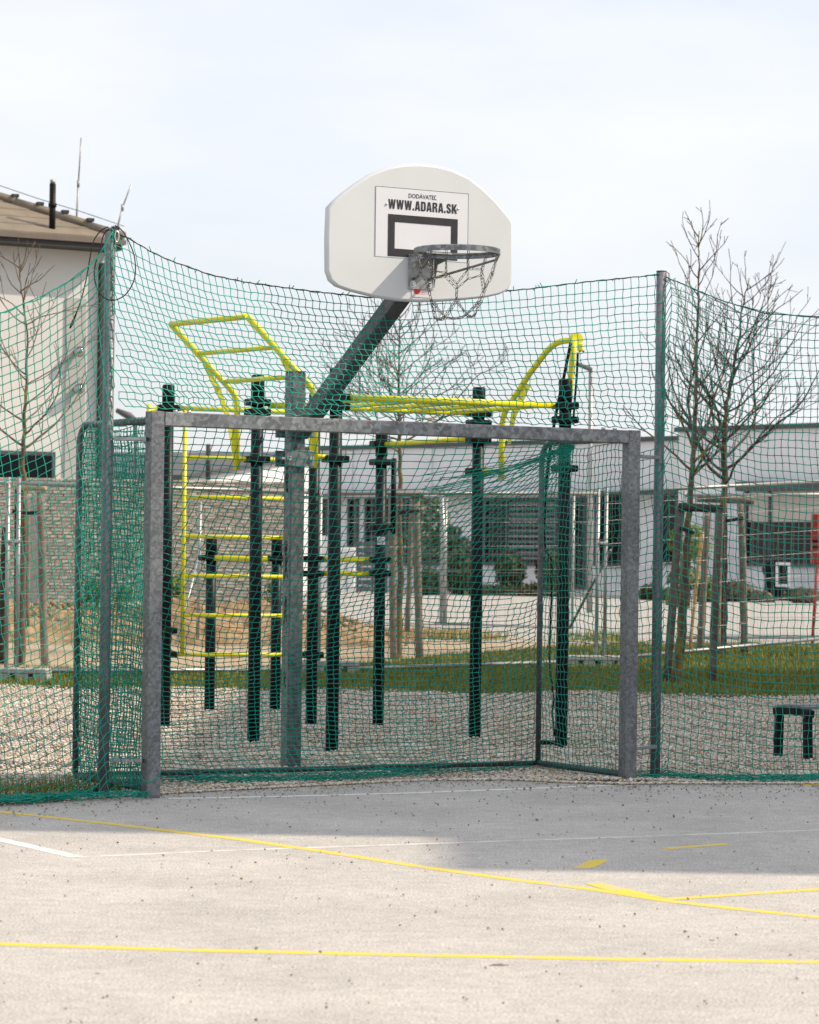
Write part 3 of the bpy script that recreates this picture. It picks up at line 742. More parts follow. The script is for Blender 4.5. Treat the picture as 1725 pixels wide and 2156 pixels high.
rp_ = thing('rope', 'thin black rope hanging in loops from the top of the left net post', 'rope', lp + UPZ * 3.0)
loop([(228, 477), (212, 486), (197, 508), (190, 540), (181, 590), (168, 640), (149, 684), (148, 690), (154, 680), (164, 650)], 15.58, 'rope').build('strand', M['rope'], rp_)
loop([(242, 474), (258, 486), (272, 510), (283, 540), (285, 575), (278, 600), (262, 622), (240, 632), (222, 628), (206, 610), (199, 585), (200, 560), (206, 540), (212, 520), (218, 495), (230, 480)], 15.57, 'rope').build('strand', M['rope'], rp_)

# ------------------------------------------------------------------ nets
def net_mesh(name, P, mask=None, r=.0025, mid=.0013):
    """P[row, col, 3]: knots of a square mesh net; twine as three sided tubes from knot to knot"""
    nv, nu, _ = P.shape
    ang = np.array([.5, 2.6, 4.7])
    Vs, Fs, off = [], [], 0
    ok = np.ones((nv, nu), bool) if mask is None else mask
    for A, B, e1, e2, oA, oB in ((P[:, :-1], P[:, 1:], np.array([0, 0, 1.]), np.array(N), ok[:, :-1], ok[:, 1:]), (P[:-1], P[1:], np.array(U), np.array(N), ok[:-1], ok[1:])):
        sel = oA & oB
        a, b = A[sel], B[sel]; n_ = len(a)
        if n_ == 0: continue
        md = (a + b) / 2 + rng.normal(0, mid, (n_, 3))
        d = b - a; ln_ = np.linalg.norm(d, axis=1, keepdims=True) + 1e-9; d = d / ln_
        x1 = e1 - d * (d @ e1)[:, None]; x1 /= np.linalg.norm(x1, axis=1, keepdims=True) + 1e-9
        x2 = np.cross(d, x1)
        ringv = (np.cos(ang)[None, :, None] * x1[:, None] + np.sin(ang)[None, :, None] * x2[:, None]) * r
        V = np.stack([a[:, None] + ringv * 1.25, md[:, None] + ringv, b[:, None] + ringv * 1.25], 1)   # n,3 rings,3 pts
        Vs.append(V.reshape(-1, 3))
        base = (np.arange(n_) * 9)[:, None, None] + off
        q = []
        for k in range(2):
            for s_ in range(3):
                t_ = (s_ + 1) % 3; q.append((k * 3 + s_, k * 3 + t_, k * 3 + 3 + t_, k * 3 + 3 + s_))
        Fs.append((np.array(q)[None] + base).reshape(-1, 4)); off += n_ * 9
    return npmesh(name, np.concatenate(Vs), np.concatenate(Fs), M['net'], True)
Un, Nn, Zn, P0n = np.array(U), np.array(N), np.array([0, 0, 1.]), np.array(P0)
def smooth01(x): x = np.clip(x, 0, 1); return x * x * (3 - 2 * x)
def jitter(P, s): return P + rng.normal(0, s, P.shape)
# low frequency wobble so that rows are not ruled lines
def wob(a, b, amp, f1, f2, ph): return amp * (np.sin(a * f1 + ph) * np.cos(b * f2 + ph * 1.7) + .6 * np.sin(a * f1 * 2.3 + b * f2 * 1.4 + ph * 3))

# left panel
netL = thing('ball_net', 'green ball net left of the goal, sagging from the left net post to the ground', 'net', GF(-.7, .19), 'green ball nets')
dL = -Un; J = 72; C = 52
kk, jj = np.meshgrid(np.arange(C) * .0455 - .40, np.arange(J), indexing='xy')
zt_k = lambda k: np.interp(k, [-.5, 0, .08, .196, .4, .627, 1.2, 2.2], [3.05, 3.045, 2.91, 2.80, 2.67, 2.573, 2.46, 2.6])
dep = jj * .0475
k_ = kk - .0 + .40 - .34 * smooth01(dep / 2.9) * 1.0
kcut = k_
zt_ = zt_k(np.maximum(k_, 0))
z = 2.6 + (zt_ - 2.6) * (1 - .42 * smooth01(dep / 3.2)) - dep
z = z + wob(kk, jj * .05, .006, 6, 5, .4)
fl = np.clip(.05 - z, 0, None)
fwd = np.clip(.55 - z, 0, None) * .16 + np.minimum(fl, .5) * .22 + .035
zz = np.where(z < .03, .010 + .03 * np.abs(np.sin(jj * 2.1 + kk * 9)), z)
P = P0n + Un * NPL[0] - Nn * NPL[1] + dL * k_[..., None] + Nn * fwd[..., None] + Zn * zz[..., None]
P = P + Un * (.004 * ((jj % 2) * 2 - 1))[..., None] * np.clip((dep / 2), 0.2, 1)[..., None]
mask = (k_ > -.17) & (z > -.42) & ((k_ > -.02) | (z < 2.0))
link('netting', net_mesh('netting', jitter(P, .0012), mask), netL, 'stuff')
m = MB(); ks = np.linspace(0.0, 2.0, 60)
m.tube([Vector(P0n + Un * NPL[0] - Nn * (NPL[1] - .035) + dL * k + Zn * (float(zt_k(k)) + .006 * math.sin(k * 40))) for k in ks], .0036, 5); m.build('edge_cord', M['net'], netL)

# centre panel, above the crossbar
netC = thing('ball_net', 'green ball net strung above the crossbar between the two net posts', 'net', GF(1.58, .19, 2.1), 'green ball nets')
zc_t = lambda t: np.interp(t, [0, .03, .07, .11, .19, .27, .35, .5, .69, .78, .88, .96, 1], [3.045, 3.02, 2.965, 2.925, 2.87, 2.845, 2.835, 2.815, 2.875, 2.915, 2.972, 3.01, 3.03])
bc_t = lambda t: NPL[1] - .035 + .37 * np.sin(np.pi * np.clip(t, 0, 1))
span = NPR[0] - NPL[0]
C = 85; J = 22
cc, jj = np.meshgrid(np.arange(C), np.arange(J), indexing='xy')
fr = jj / (J - 1)
t = (cc - 9) / (C - 10.0); t = t + .10 * fr * np.exp(-np.maximum(t, 0) * 5) - .012 * fr * (t > .8); tin = t > -.004; t = np.maximum(t, -.004)
zb = 2.088 + .012 * np.abs(np.sin(cc * 1.3))
z = zc_t(t) - (zc_t(t) - zb) * fr ** .86 + wob(t * 8, fr, .004, 2, 4, 1)
b_ = bc_t(t) * (1 - fr ** 1.3) + .035 * fr ** 1.3
uu = NPL[0] + span * t + (.002 + .009 * fr ** 2 + .005 * np.exp(-((t - .35) / .12) ** 2)) * ((jj % 2) * 2 - 1)
P = P0n + Un * uu[..., None] - Nn * b_[..., None] + Zn * z[..., None]
# opening where the hoop's arm passes through
mask = ~((np.abs(uu - 1.79) < .085) & (np.abs(z - (2.27 + (1.75 - b_) * .46)) < .12)) & tin & (uu < 3.42)
link('netting', net_mesh('netting', jitter(P, .0012), mask), netC, 'stuff')
m = MB(); ts = np.linspace(0, 1, 130)
m.tube([Vector(P0n + Un * (NPL[0] + span * tt) - Nn * float(bc_t(tt)) + Zn * (float(zc_t(tt)) + .002 * math.sin(tt * 240))) for tt in ts], .0034, 6); m.build('top_cable', M['rope'], netC)
m = MB()
for q in range(60):                                                  # cord ends tied round the cable
    tt = rng.random(); p = Vector(P0n + Un * (NPL[0] + span * tt) - Nn * float(bc_t(tt)) + Zn * float(zc_t(tt)))
    m.tube([p, p + Vector((rng.uniform(-.02, .02), 0, rng.uniform(-.015, .03)))], .0025, 4)
m.build('tie', M['net'], netC, 'stuff')

# right panel
netR = thing('ball_net', 'green ball net right of the goal, hung from the right net post, reaching the ground', 'net', GF(4.2, .18), 'green ball nets')
dR = np.array([math.cos(.17), math.sin(.17), 0]); RP0 = np.array(GF(*NPR, 0))
zr_k = lambda k: np.interp(k, [-.3, 0, .05, .12, .22, .37, .64, .96, 1.6, 2.4], [3.0, 3.02, 3.0, 2.975, 2.935, 2.88, 2.81, 2.80, 2.86, 3.02])
C = 62; J = 66
kk, jj = np.meshgrid(np.arange(C) * .0435 - .26, np.arange(J), indexing='xy')
dep = jj * .0475
k_ = kk + .07 * smooth01(dep / 2.4) + .010 * np.sin(jj * .5 + kk * 3)
top = np.where(k_ < .02, 2.90 + k_ * .3, zr_k(np.maximum(k_, 0)))
z = 2.85 + (top - 2.85) * (1 - .35 * smooth01(dep / 3)) - dep + wob(kk, jj * .05, .007, 5, 4, 2.2)
fl = np.clip(.05 - z, 0, None); fwd = np.clip(.5 - z, 0, None) * .10 + np.minimum(fl, .5) * .25 + .034
zz = np.where(z < .03, .012 + .03 * np.abs(np.sin(jj * 2.3 + kk * 8)), z)
P = RP0 + dR * k_[..., None] + np.array([dR[1], -dR[0], 0]) * fwd[..., None] + Zn * zz[..., None]
P = P + dR * (.003 * ((jj % 2) * 2 - 1))[..., None] * np.clip(dep / 2, .2, 1)[..., None]
mask = (z > -.30) & (k_ > -.24) & ((k_ > -.03) | (z < 2.0))
link('netting', net_mesh('netting', jitter(P, .0012), mask), netR, 'stuff')
m = MB(); m.tube([Vector(RP0 + dR * k + np.array([dR[1], -dR[0], 0]) * .03 + Zn * (float(zr_k(k)) + .0015 * math.sin(k * 90))) for k in np.linspace(0.02, 2.2, 70)], .0034, 6); m.build('top_cable', M['rope'], netR)

# goal net
gn = thing('goal_net', 'green net hung inside the goal, gathered to the crossbar at its right end', 'net', GF(1.58, .6), None)
NR, NC = 68, 66
cu, jv = np.meshgrid(np.linspace(0.0, 1.0, NC), np.arange(NR), indexing='xy')
v = jv / (NR - 1.0)
Ug = .05 + 3.06 * cu
btop = .045 + .95 * np.exp(-(cu / .045) ** 1.2) + .95 * np.exp(-((1 - cu) / .03) ** 1.2)
bbot = 1.0 - .10 * np.sin(np.pi * cu)
b_ = btop + (bbot - btop) * smooth01(v * 1.9) ** .8
edge = np.minimum(cu, 1 - cu)
zrow = 2.02 * (1 - v) - .26 * (4 * cu * (1 - cu)) ** .7 * np.sin(np.pi * np.clip(v, 0, 1)) ** .9 * (1 - .45 * cu)
zrow = zrow + .05 * np.sin(cu * 9 + v * 5) * np.sin(np.pi * v) + wob(cu * 6, v * 3, .008, 2, 4, .3)
Gu, Gb, Gz = 2.72, .05, 1.985
wg = smooth01((cu - .30) / .62) ** 1.6 * np.exp(-(v / .20) ** 2.6)
Ug2 = Ug + (Gu - Ug) * wg * np.where(cu > .5, 1, .4)
b2 = b_ + (Gb + .12 * v - b_) * wg
z2 = zrow + (Gz - .5 * v - .10 * np.sin(v * 9) * 0 - zrow) * wg
lowv = np.clip((v - .86) / .14, 0, 1)
b2 = b2 - lowv ** 1.5 * .34 * np.sin(np.pi * np.clip(cu * 1.25, 0, 1)) - .02 * np.sin(cu * 30) * lowv
z2 = np.where(z2 < .045, .012 + .035 * np.abs(np.sin(jv * 1.9 + cu * 40)) * (1 - .3 * lowv), z2)
Ug2 = Ug2 + .005 * ((jv % 2) * 2 - 1) * np.sin(np.pi * v) ** .5 - .05 * np.sin(np.pi * v) * (cu < .9)
P = P0n + Un * Ug2[..., None] - Nn * b2[..., None] + Zn * z2[..., None]
link('back_netting', net_mesh('back_netting', jitter(P, .0012), ((cu < .997) | (v < .3)) & ((cu < .92) | (v < .07) | (v > .42)), .0025, .0014), gn, 'stuff')
for uu, seed, nc, nr, lbl in ((GW - .03, 1, 23, 46, 'side_netting'), (.03, 2, 23, 46, 'side_netting'), (.06, 3, 21, 44, 'side_netting')):
    cb, jr = np.meshgrid(np.linspace(0, 1, nc), np.linspace(0, 1, nr), indexing='xy')
    sg = math.sin(seed * 2.0)
    bb = .085 + (RB - .085) * cb + .012 * np.sin(jr * 14 + cb * 4 + seed) + .006 * ((np.arange(nr)[:, None] % 2) * 2 - 1)
    zz = 2.0 - 1.955 * jr + .05 * np.sin(jr * 3.14) * sg * cb + (.10 * (1 - jr) * (cb - .5) * (seed == 3)) + .012 * np.sin(cb * 9 + jr * 6)
    ub = uu + .05 * np.sin(np.pi * cb) * np.sin(np.pi * jr) * (1 if uu < 1 else -1) * (1 + .6 * (seed == 3))
    P = P0n + Un * ub[..., None] - Nn * bb[..., None] + Zn * np.maximum(zz, .03)[..., None]
    link(lbl, net_mesh(lbl, jitter(P, .002), None), gn, 'stuff')
def pile(pts, n_, spread, name, parent):
    m = MB(); base = [Vector(p) for p in pts]
    for q in range(n_):
        ph, f1 = rng.uniform(0, 6.28), rng.uniform(18, 34); o = Vector((rng.normal(0, spread), rng.normal(0, spread), abs(rng.normal(0, .012)) + .004)); path = []
        for a, b in zip(base[:-1], base[1:]):
            L_ = (b - a).length; k = max(2, int(L_ / .03))
            for i in range(k):
                s_ = i / k; p = a.lerp(b, s_); d = (a - base[0]).length + L_ * s_
                path.append(p + o + Vector((0, .018 * math.sin(d * f1 * .7 + ph), .012 + .012 * math.sin(d * f1 + ph))))
        m.tube(path, .0025, 3, False)
    return m.build(name, M['net'], parent, 'stuff')
pile([gp(x, y) for x, y in ((-160, 1712), (0, 1697), (60, 1694), (130, 1687), (190, 1677), (240, 1664), (300, 1652))], 16, .022, 'heaped_netting', netL)
pile([gp(x, y) for x, y in ((348, 1639), (420, 1645), (520, 1648), (640, 1646), (760, 1639), (860, 1630), (940, 1622), (1020, 1618))], 15, .020, 'heaped_netting', gn)
pile([gp(x, y) for x, y in ((1345, 1641), (1400, 1638), (1450, 1644), (1520, 1649), (1640, 1650), (1800, 1646), (2000, 1642))], 10, .020, 'heaped_netting', netR)
# lashing round the rear tubes and the gathered bundle
m = MB()
for uu in (.03, GW - .03):
    for q in range(22 if uu < 1 else 9):
        zq = .08 + q * (.084 if uu < 1 else .2); c = GF(uu, RB, zq)
        m.tube([c + Vector((.02 * math.cos(a), .02 * math.sin(a), .012 * a / 6.28)) for a in np.linspace(0, 6.28, 7)], .0016, 4, False)
    for q in range(20):
        bq = .12 + q * .043; c = GF(uu, bq, 2.035)
        m.tube([c + U * (.021 * math.cos(a)) + UPZ * (.021 * math.sin(a)) - N * (.02 * a / 6.28) for a in np.linspace(0, 6.28, 7)], .0018, 4, False)
    for q in range(30):
        bq = .12 + q * .031; c = GF(uu, bq, .048)
        m.tube([c + U * (.021 * math.cos(a)) + UPZ * (.021 * math.sin(a)) - N * (.02 * a / 6.28) for a in np.linspace(0, 6.28, 7)], .0022, 4, False)
m.build('lashing', M['net'], gn, 'stuff')
m = MB(); G_ = GF(Gu, Gb, Gz)
for q in range(15):
    e = GF(2.06 + rng.normal(0, .12), .42 + rng.normal(0, .05), 1.78 + rng.normal(0, .05) - .1 * rng.random())
    pts = [G_ + Vector((rng.normal(0, .01), rng.normal(0, .01), -.004 * q * .5))]
    for s_ in np.linspace(.15, 1, 7): pts.append(G_.lerp(e, s_) - UPZ * .03 * math.sin(math.pi * s_) + Vector(rng.normal(0, .004, 3)))
    m.tube(pts, .0022, 4, False)
m.build('gathered_cord', M['net'], gn)
m = MB()
for q in range(16):
    c = GF(Gu - rng.uniform(.2, .75), .3 + rng.uniform(0, .6), 1.8 - rng.uniform(0, .5)); pts = [c]
    for s_ in range(3): pts.append(pts[-1] + Vector(rng.normal(0, .018, 3)))
    m.tube(pts, .0024, 4, False)
m.build('frayed_end', M['net'], gn, 'stuff')
# loose cord at the left goal post
m = loop([(341, 1555), (343, 1592), (340, 1620), (330, 1640), (312, 1648), (300, 1640), (290, 1618), (280, 1597), (272, 1600)], 15.5, 'cord', .0026); m.build('hanging_cord', M['net'], gn)

# ------------------------------------------------------------------ basketball hoop
UB = 1.79                                                            # its plane, along the goal
BB = .25                                                             # backboard face, behind the goal face
hoop = thing('basketball_hoop', 'galvanised basketball post with slanted arm, white fan shaped backboard and steel ring', 'basketball hoop', GF(UB, 1.80))
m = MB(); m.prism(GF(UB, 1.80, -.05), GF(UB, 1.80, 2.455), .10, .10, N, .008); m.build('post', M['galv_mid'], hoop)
m = MB(); m.prism(GF(UB, 1.80, 2.456), GF(UB, 1.80, 2.462), .104, .104, N, .004); m.build('post_cap', M['black'], hoop)
def on_u(x, y):
    a, b = ray(x, y); d = Vector((a, 1, b)); tt = (P0 + U * UB - Vector((0, 0, EYE))).dot(U) / d.dot(U); return Vector((0, 0, EYE)) + d * tt
q1, q2 = on_u(836, 633), on_u(759, 737)
d_ = (q1 - q2).normalized(); b1 = -(q1 - P0).dot(N); b2_ = -(q2 - P0).dot(N)
sl_ = (q1.z - q2.z) / (b1 - b2_) if abs(b1 - b2_) > .02 else -.6
def armz(b): return q1.z + sl_ * (b - b1)
ARM_B0, ARM_B1 = 1.74, BB + .10
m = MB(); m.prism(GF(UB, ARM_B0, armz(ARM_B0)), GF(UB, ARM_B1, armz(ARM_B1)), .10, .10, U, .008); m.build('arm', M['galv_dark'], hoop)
za = armz(1.74)
for zq in (za + .02, za - .16):
    m = MB()
    for sd in (-.07, .07): m.rbox(GF(UB, 1.80 + sd, zq), .20, .012, .10, .004, U, -N, UPZ)
    cl = m.build('clamp_plate', M['galv'], hoop)
    m = MB()
    for sx in (-.078, .078): m.tube([GF(UB + sx, 1.71, zq), GF(UB + sx, 1.89, zq)], .009, 6); m.tube([GF(UB + sx, 1.712, zq), GF(UB + sx, 1.722, zq)], .017, 6)
    m.build('bolt', M['bolt'], cl)
m = MB(); m.rbox(GF(UB, BB + .06, armz(ARM_B1) + .13), .16, .03, .20, .004, U, -N, UPZ); m.build('mounting_plate', M['galv'], hoop)
# backboard outline in board coordinates (u from centre, z)
def bpx(x, y, off=0.0):
    a, b = ray(x, y); d = Vector((a, 1, b)); o = Vector((0, 0, EYE)); tt = (P0 - N * (BB - off) - o).dot(N) / d.dot(N); p = o + d * tt
    return ((p - P0).dot(U) - UB, p.z)
OUT = [(691, 436), (705, 421), (725, 404), (750, 385), (780, 366), (815, 352), (850, 345), (885, 343.5), (920, 347), (955, 356), (990, 373), (1020, 397), (1045, 422), (1065, 446), (1078, 463), (1081, 472), (1081, 560), (1079, 595), (1072, 610), (1055, 619), (1025, 626), (980, 631), (930, 634.5), (885, 635.5), (840, 633), (790, 625), (735, 611), (710, 602), (696, 590), (689, 570), (688.5, 500)]
ring_ = [bpx(*p) for p in OUT]
m = MB(); nb = len(ring_); cxm = sum(p[0] for p in ring_) / nb; czm = sum(p[1] for p in ring_) / nb
def inset(p, s_): d = Vector((p[0] - cxm, p[1] - czm)); l = d.length; d = d * ((l - s_) / l); return (cxm + d.x, czm + d.y)
lay = [(.000, .016), (.006, .006), (.016, 0), (.034, 0), (.044, .006), (.046, .018)]
vs = [GF(UB + inset(p, s_)[0], BB + o_, inset(p, s_)[1]) for o_, s_ in lay for p in ring_]
fs = [((k + 1) * nb + i, (k + 1) * nb + (i + 1) % nb, k * nb + (i + 1) % nb, k * nb + i) for k in range(len(lay) - 1) for i in range(nb)]
m.add(vs, fs, True); m.f.append(tuple(range(nb))); m.sm.append(False); m.f.append(tuple((len(lay) - 1) * nb + i for i in range(nb - 1, -1, -1))); m.sm.append(False)
bd = m.build('backboard', M['board'], hoop)
def brect(m, a0, z0, a1, z1, o_, th=.0012):
    c = GF(UB + (a0 + a1) / 2, BB - o_, (z0 + z1) / 2); m.box(c, abs(a1 - a0), th, abs(z1 - z0), U, -N, UPZ)
sL, sTop = bpx(791, 391); sR, _ = bpx(986.5, 405); _, sBot = bpx(792, 539)
m = MB(); brect(m, sL, sBot, sR, sTop, .002); m.build('print_sheet', M['print'], bd)
m = MB()
for (a0, z0, a1, z1) in ((sL, sTop - .002, sR, sTop), (sL, sBot, sL + .002, sTop), (sR - .002, sBot, sR, sTop)): brect(m, a0, z0, a1, z1, .003)
m.build('sheet_edge', M['galv_dark'], bd)
tx0, tz1 = bpx(817, 450); tx1, _ = bpx(963.5, 460); _, tz0 = bpx(817, 538.5); ix0, iz1 = bpx(831, 467); ix1, _ = bpx(949.5, 475); _, iz0 = bpx(831, 523)
m = MB()
brect(m, tx0, iz1, tx1, tz1, .004); brect(m, tx0, tz0, tx1, iz0, .004); brect(m, tx0, iz0, ix0, iz1, .004); brect(m, ix1, iz0, tx1, iz1, .004)
m.build('target_box', M['ink'], bd)
BM = Matrix(((U.x, 0, N.x, 0), (U.y, 0, N.y, 0), (0, 1, 0, 0), (0, 0, 0, 1)))   # text plane -> board plane
def lettering(txt, uc, zc_, width, height, off_, mat, parent, name='lettering', bold=0.0, spacing=1.0):
    cu_ = bpy.data.curves.new('txt', 'FONT'); cu_.body = txt; cu_.size = 1; cu_.align_x = 'CENTER'; cu_.align_y = 'CENTER'; cu_.offset = bold; cu_.space_character = spacing; cu_.resolution_u = 3
    ob = bpy.data.objects.new('txt', cu_); COL.objects.link(ob); bpy.context.view_layer.update()
    me = bpy.data.meshes.new_from_object(ob.evaluated_get(bpy.context.evaluated_depsgraph_get())); bpy.data.objects.remove(ob)
    co = np.empty(len(me.vertices) * 3); me.vertices.foreach_get('co', co); co = co.reshape(-1, 3)
    mn, mx_ = co.min(0), co.max(0)
    co[:, 0] = (co[:, 0] - (mn[0] + mx_[0]) / 2) * width / (mx_[0] - mn[0]); co[:, 1] = (co[:, 1] - (mn[1] + mx_[1]) / 2) * height / (mx_[1] - mn[1])
    base = np.array(GF(UB + uc, BB - off_, zc_))
    W_ = base + co[:, :1] * Un + co[:, 1:2] * Zn
    me.vertices.foreach_set('co', W_.ravel()); me.materials.clear(); me.materials.append(mat); me.update()
    return link(name, me, parent)
x0, zA = bpx(860, 411); x1, zB = bpx(919, 415)
lettering('DODÁVATEĽ', (x0 + x1) / 2, (zA + zB) / 2, x1 - x0, .0315, .0042, M['ink'], bd, bold=.008)
x0, zA = bpx(816, 429.5); x1, zB = bpx(963, 439.5)
# heavy condensed capitals, drawn as outlines
GL = {
 'W': (1.0, [[(0, 1), (.22, 1), (.29, .42), (.39, 1), (.61, 1), (.71, .42), (.78, 1), (1, 1), (.83, 0), (.60, 0), (.50, .55), (.40, 0), (.17, 0)]]),
 'A': (.72, [[(0, 0), (.20, 1), (.52, 1), (.72, 0), (.49, 0), (.465, .17), (.255, .17), (.23, 0)], [(.285, .33), (.435, .33), (.36, .80)]]),
 'D': (.66, [[(0, 0), (0, 1), (.40, 1), (.56, .96), (.64, .86), (.66, .70), (.66, .30), (.64, .14), (.56, .04), (.40, 0)], [(.24, .17), (.37, .17), (.42, .24), (.42, .76), (.37, .83), (.24, .83)]]),
 'R': (.68, [[(0, 0), (0, 1), (.42, 1), (.58, .96), (.65, .86), (.66, .70), (.62, .56), (.52, .50), (.62, .44), (.65, .34), (.67, 0), (.43, 0), (.42, .33), (.37, .42), (.24, .42), (.24, 0)], [(.24, .58), (.36, .58), (.42, .64), (.42, .77), (.36, .83), (.24, .83)]]),
 'S': (.64, [[(.02, .31), (.24, .31), (.25, .20), (.31, .15), (.38, .18), (.40, .26), (.37, .35), (.10, .52), (.02, .64), (.02, .82), (.10, .96), (.31, 1.02), (.53, .96), (.62, .80), (.61, .70), (.40, .70), (.38, .82), (.32, .86), (.26, .82), (.25, .72), (.30, .64), (.54, .50), (.63, .36), (.63, .18), (.54, .04), (.32, -.02), (.10, .04), (.02, .17)]]),
 'K': (.72, [[(0, 0), (0, 1), (.24, 1), (.24, .60), (.45, 1), (.70, 1), (.47, .56), (.72, 0), (.46, 0), (.31, .38), (.24, .26), (.24, 0)]]),
 '.': (.22, [[(0, 0), (0, .22), (.21, .22), (.21, 0)]]),
}
def heavy(txt, uc, zc_, width, height, off_, parent):
    tot = sum(GL[c][0] for c in txt) + .10 * (len(txt) - 1); sx = width / tot; xx = 0; cu_ = bpy.data.curves.new('txt', 'CURVE'); cu_.dimensions = '2D'; cu_.fill_mode = 'FRONT'
    for c in txt:
        wd, loops = GL[c]
        for lp_ in loops:
            sp = cu_.splines.new('POLY'); sp.points.add(len(lp_) - 1); sp.use_cyclic_u = True
            for pt, (a, b) in zip(sp.points, lp_): pt.co = ((xx + a) * sx - width / 2, (b - .5) * height, 0, 1)
        xx += wd + .10
    ob = bpy.data.objects.new('txt', cu_); COL.objects.link(ob); bpy.context.view_layer.update()
    me = bpy.data.meshes.new_from_object(ob.evaluated_get(bpy.context.evaluated_depsgraph_get())); bpy.data.objects.remove(ob)
    co = np.empty(len(me.vertices) * 3); me.vertices.foreach_get('co', co); co = co.reshape(-1, 3)
    me.vertices.foreach_set('co', (np.array(GF(UB + uc, BB - off_, zc_)) + co[:, :1] * Un + co[:, 1:2] * Zn).ravel()); me.materials.clear(); me.materials.append(M['ink']); me.update()
    return link('lettering', me, parent)
heavy('WWW.ADARA.SK', (x0 + x1) / 2, (zA + zB) / 2, (x1 - x0) * .985, .0545, .0042, bd)
for px_ in ((813.5, 429.5), (964, 440)):
    a, zq = bpx(*px_); m = MB(); m.sphere(GF(UB + a, BB - .004, zq), .008, 8, 6); m.build('rivet', M['bolt'], bd)
lx0, lz1 = bpx(867, 601.5); lx1, lz0 = bpx(905, 627)
m = MB(); brect(m, lx0, lz0, lx1, lz1, .003); wl = m.build('warning_label', M['print'], bd)
def label_art():
    w_, h_ = lx1 - lx0, lz1 - lz0; cx_, cz_ = lx0 + w_ * .28, lz0 + h_ * .60
    m = MB(); r_ = h_ * .36
    m.add([GF(UB + cx_ + r_ * math.cos(a), BB - .0042, cz_ + r_ * math.sin(a)) for a in np.linspace(0, 6.283, 20, False)], [tuple(range(20))])
    return m
label_art().build('ball_mark', M['red'], bd)
for txt, fz, wd, mt_ in (('ZARIADENIE PRE BASKETBAL', .86, .80, M['ink']), ('PODĽA EN 1270', .70, .42, M['ink']), ('ZÁKAZ ŠPLHANIA SA PO KONŠTRUKCII', .45, .88, M['red']), ('A VEŠANIA SA NA BASKETBALOVÝ KÔŠ', .31, .88, M['red'])):
    w_, h_ = lx1 - lx0, lz1 - lz0
    lettering(txt, lx0 + w_ * .5, lz0 + h_ * fz, w_ * wd, h_ * .085, .0052, mt_, bd, 'label_text')
# ring, bracket, braces
RCb, RZ = -.165, 3.035                                               # ring centre, b and height
rc = GF(UB, RCb, RZ); RR = .232
bm = MB(); brk_z = RZ - .075
x0, zA = bpx(865, 545); x1, zB = bpx(914, 600)
bcx = 0.0
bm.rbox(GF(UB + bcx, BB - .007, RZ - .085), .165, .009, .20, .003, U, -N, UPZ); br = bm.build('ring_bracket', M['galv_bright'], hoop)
for a in (-.055, .055):
    for zq in (-.04, -.155):
        m = MB(); m.tube([GF(UB + bcx + a, BB - .010, RZ + zq), GF(UB + bcx + a, BB - .014, RZ + zq)], .019, 12); m.tube([GF(UB + bcx + a, BB - .014, RZ + zq), GF(UB + bcx + a, BB - .026, RZ + zq)], .011, 6); m.build('bolt', M['bolt'], br)
m = MB()
m.add([GF(UB - .085, BB - .012, RZ + .012), GF(UB + .085, BB - .012, RZ + .012), GF(UB + .085, RCb + .20, RZ + .012), GF(UB - .085, RCb + .20, RZ + .012),
       GF(UB - .085, BB - .012, RZ + .004), GF(UB + .085, BB - .012, RZ + .004), GF(UB + .085, RCb + .20, RZ + .004), GF(UB - .085, RCb + .20, RZ + .004)],
      [(0, 1, 2, 3), (7, 6, 5, 4), (0, 4, 5, 1), (1, 5, 6, 2), (2, 6, 7, 3), (3, 7, 4, 0)])
for sd in (-.083, .083):                                             # side cheeks, sloping
    m.poly([GF(UB + sd, BB - .012, RZ + .004), GF(UB + sd, RCb + .235, RZ + .004), GF(UB + sd, RCb + .235, RZ - .02), GF(UB + sd, BB - .05, RZ - .04), GF(UB + sd, BB - .012, RZ - .17)], .004, U)
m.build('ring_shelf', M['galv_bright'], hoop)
ringb = MB()
prof = [(.225, .012), (.234, .016), (.2435, .012), (.2435, -.018), (.2375, -.018), (.2375, .004), (.228, .004)]
ns = 56; vs = []
for i in range(ns):
    a = 2 * math.pi * i / ns
    for (r_, zq) in prof: vs.append(rc + U * (r_ * math.cos(a)) + N * (r_ * math.sin(a)) + UPZ * zq)
np_ = len(prof)
ringb.add(vs, [(i * np_ + k, ((i + 1) % ns) * np_ + k, ((i + 1) % ns) * np_ + (k + 1) % np_, i * np_ + (k + 1) % np_) for i in range(ns) for k in range(np_)], False)
ringb.build('ring', M['galv'], hoop)
for sd, an in ((-.05, 2.75), (.05, .40)):
    e = rc + U * (.236 * math.cos(an)) + N * (.236 * math.sin(an)) - UPZ * .02
    m = MB(); m.tube([GF(UB + sd, BB - .012, RZ - .125), GF(UB + sd, BB - .05, RZ - .122), e - UPZ * .02 - (e - GF(UB + sd, BB, RZ)).normalized() * .015, e], .0075, 8); m.build('brace', M['galv'], hoop)

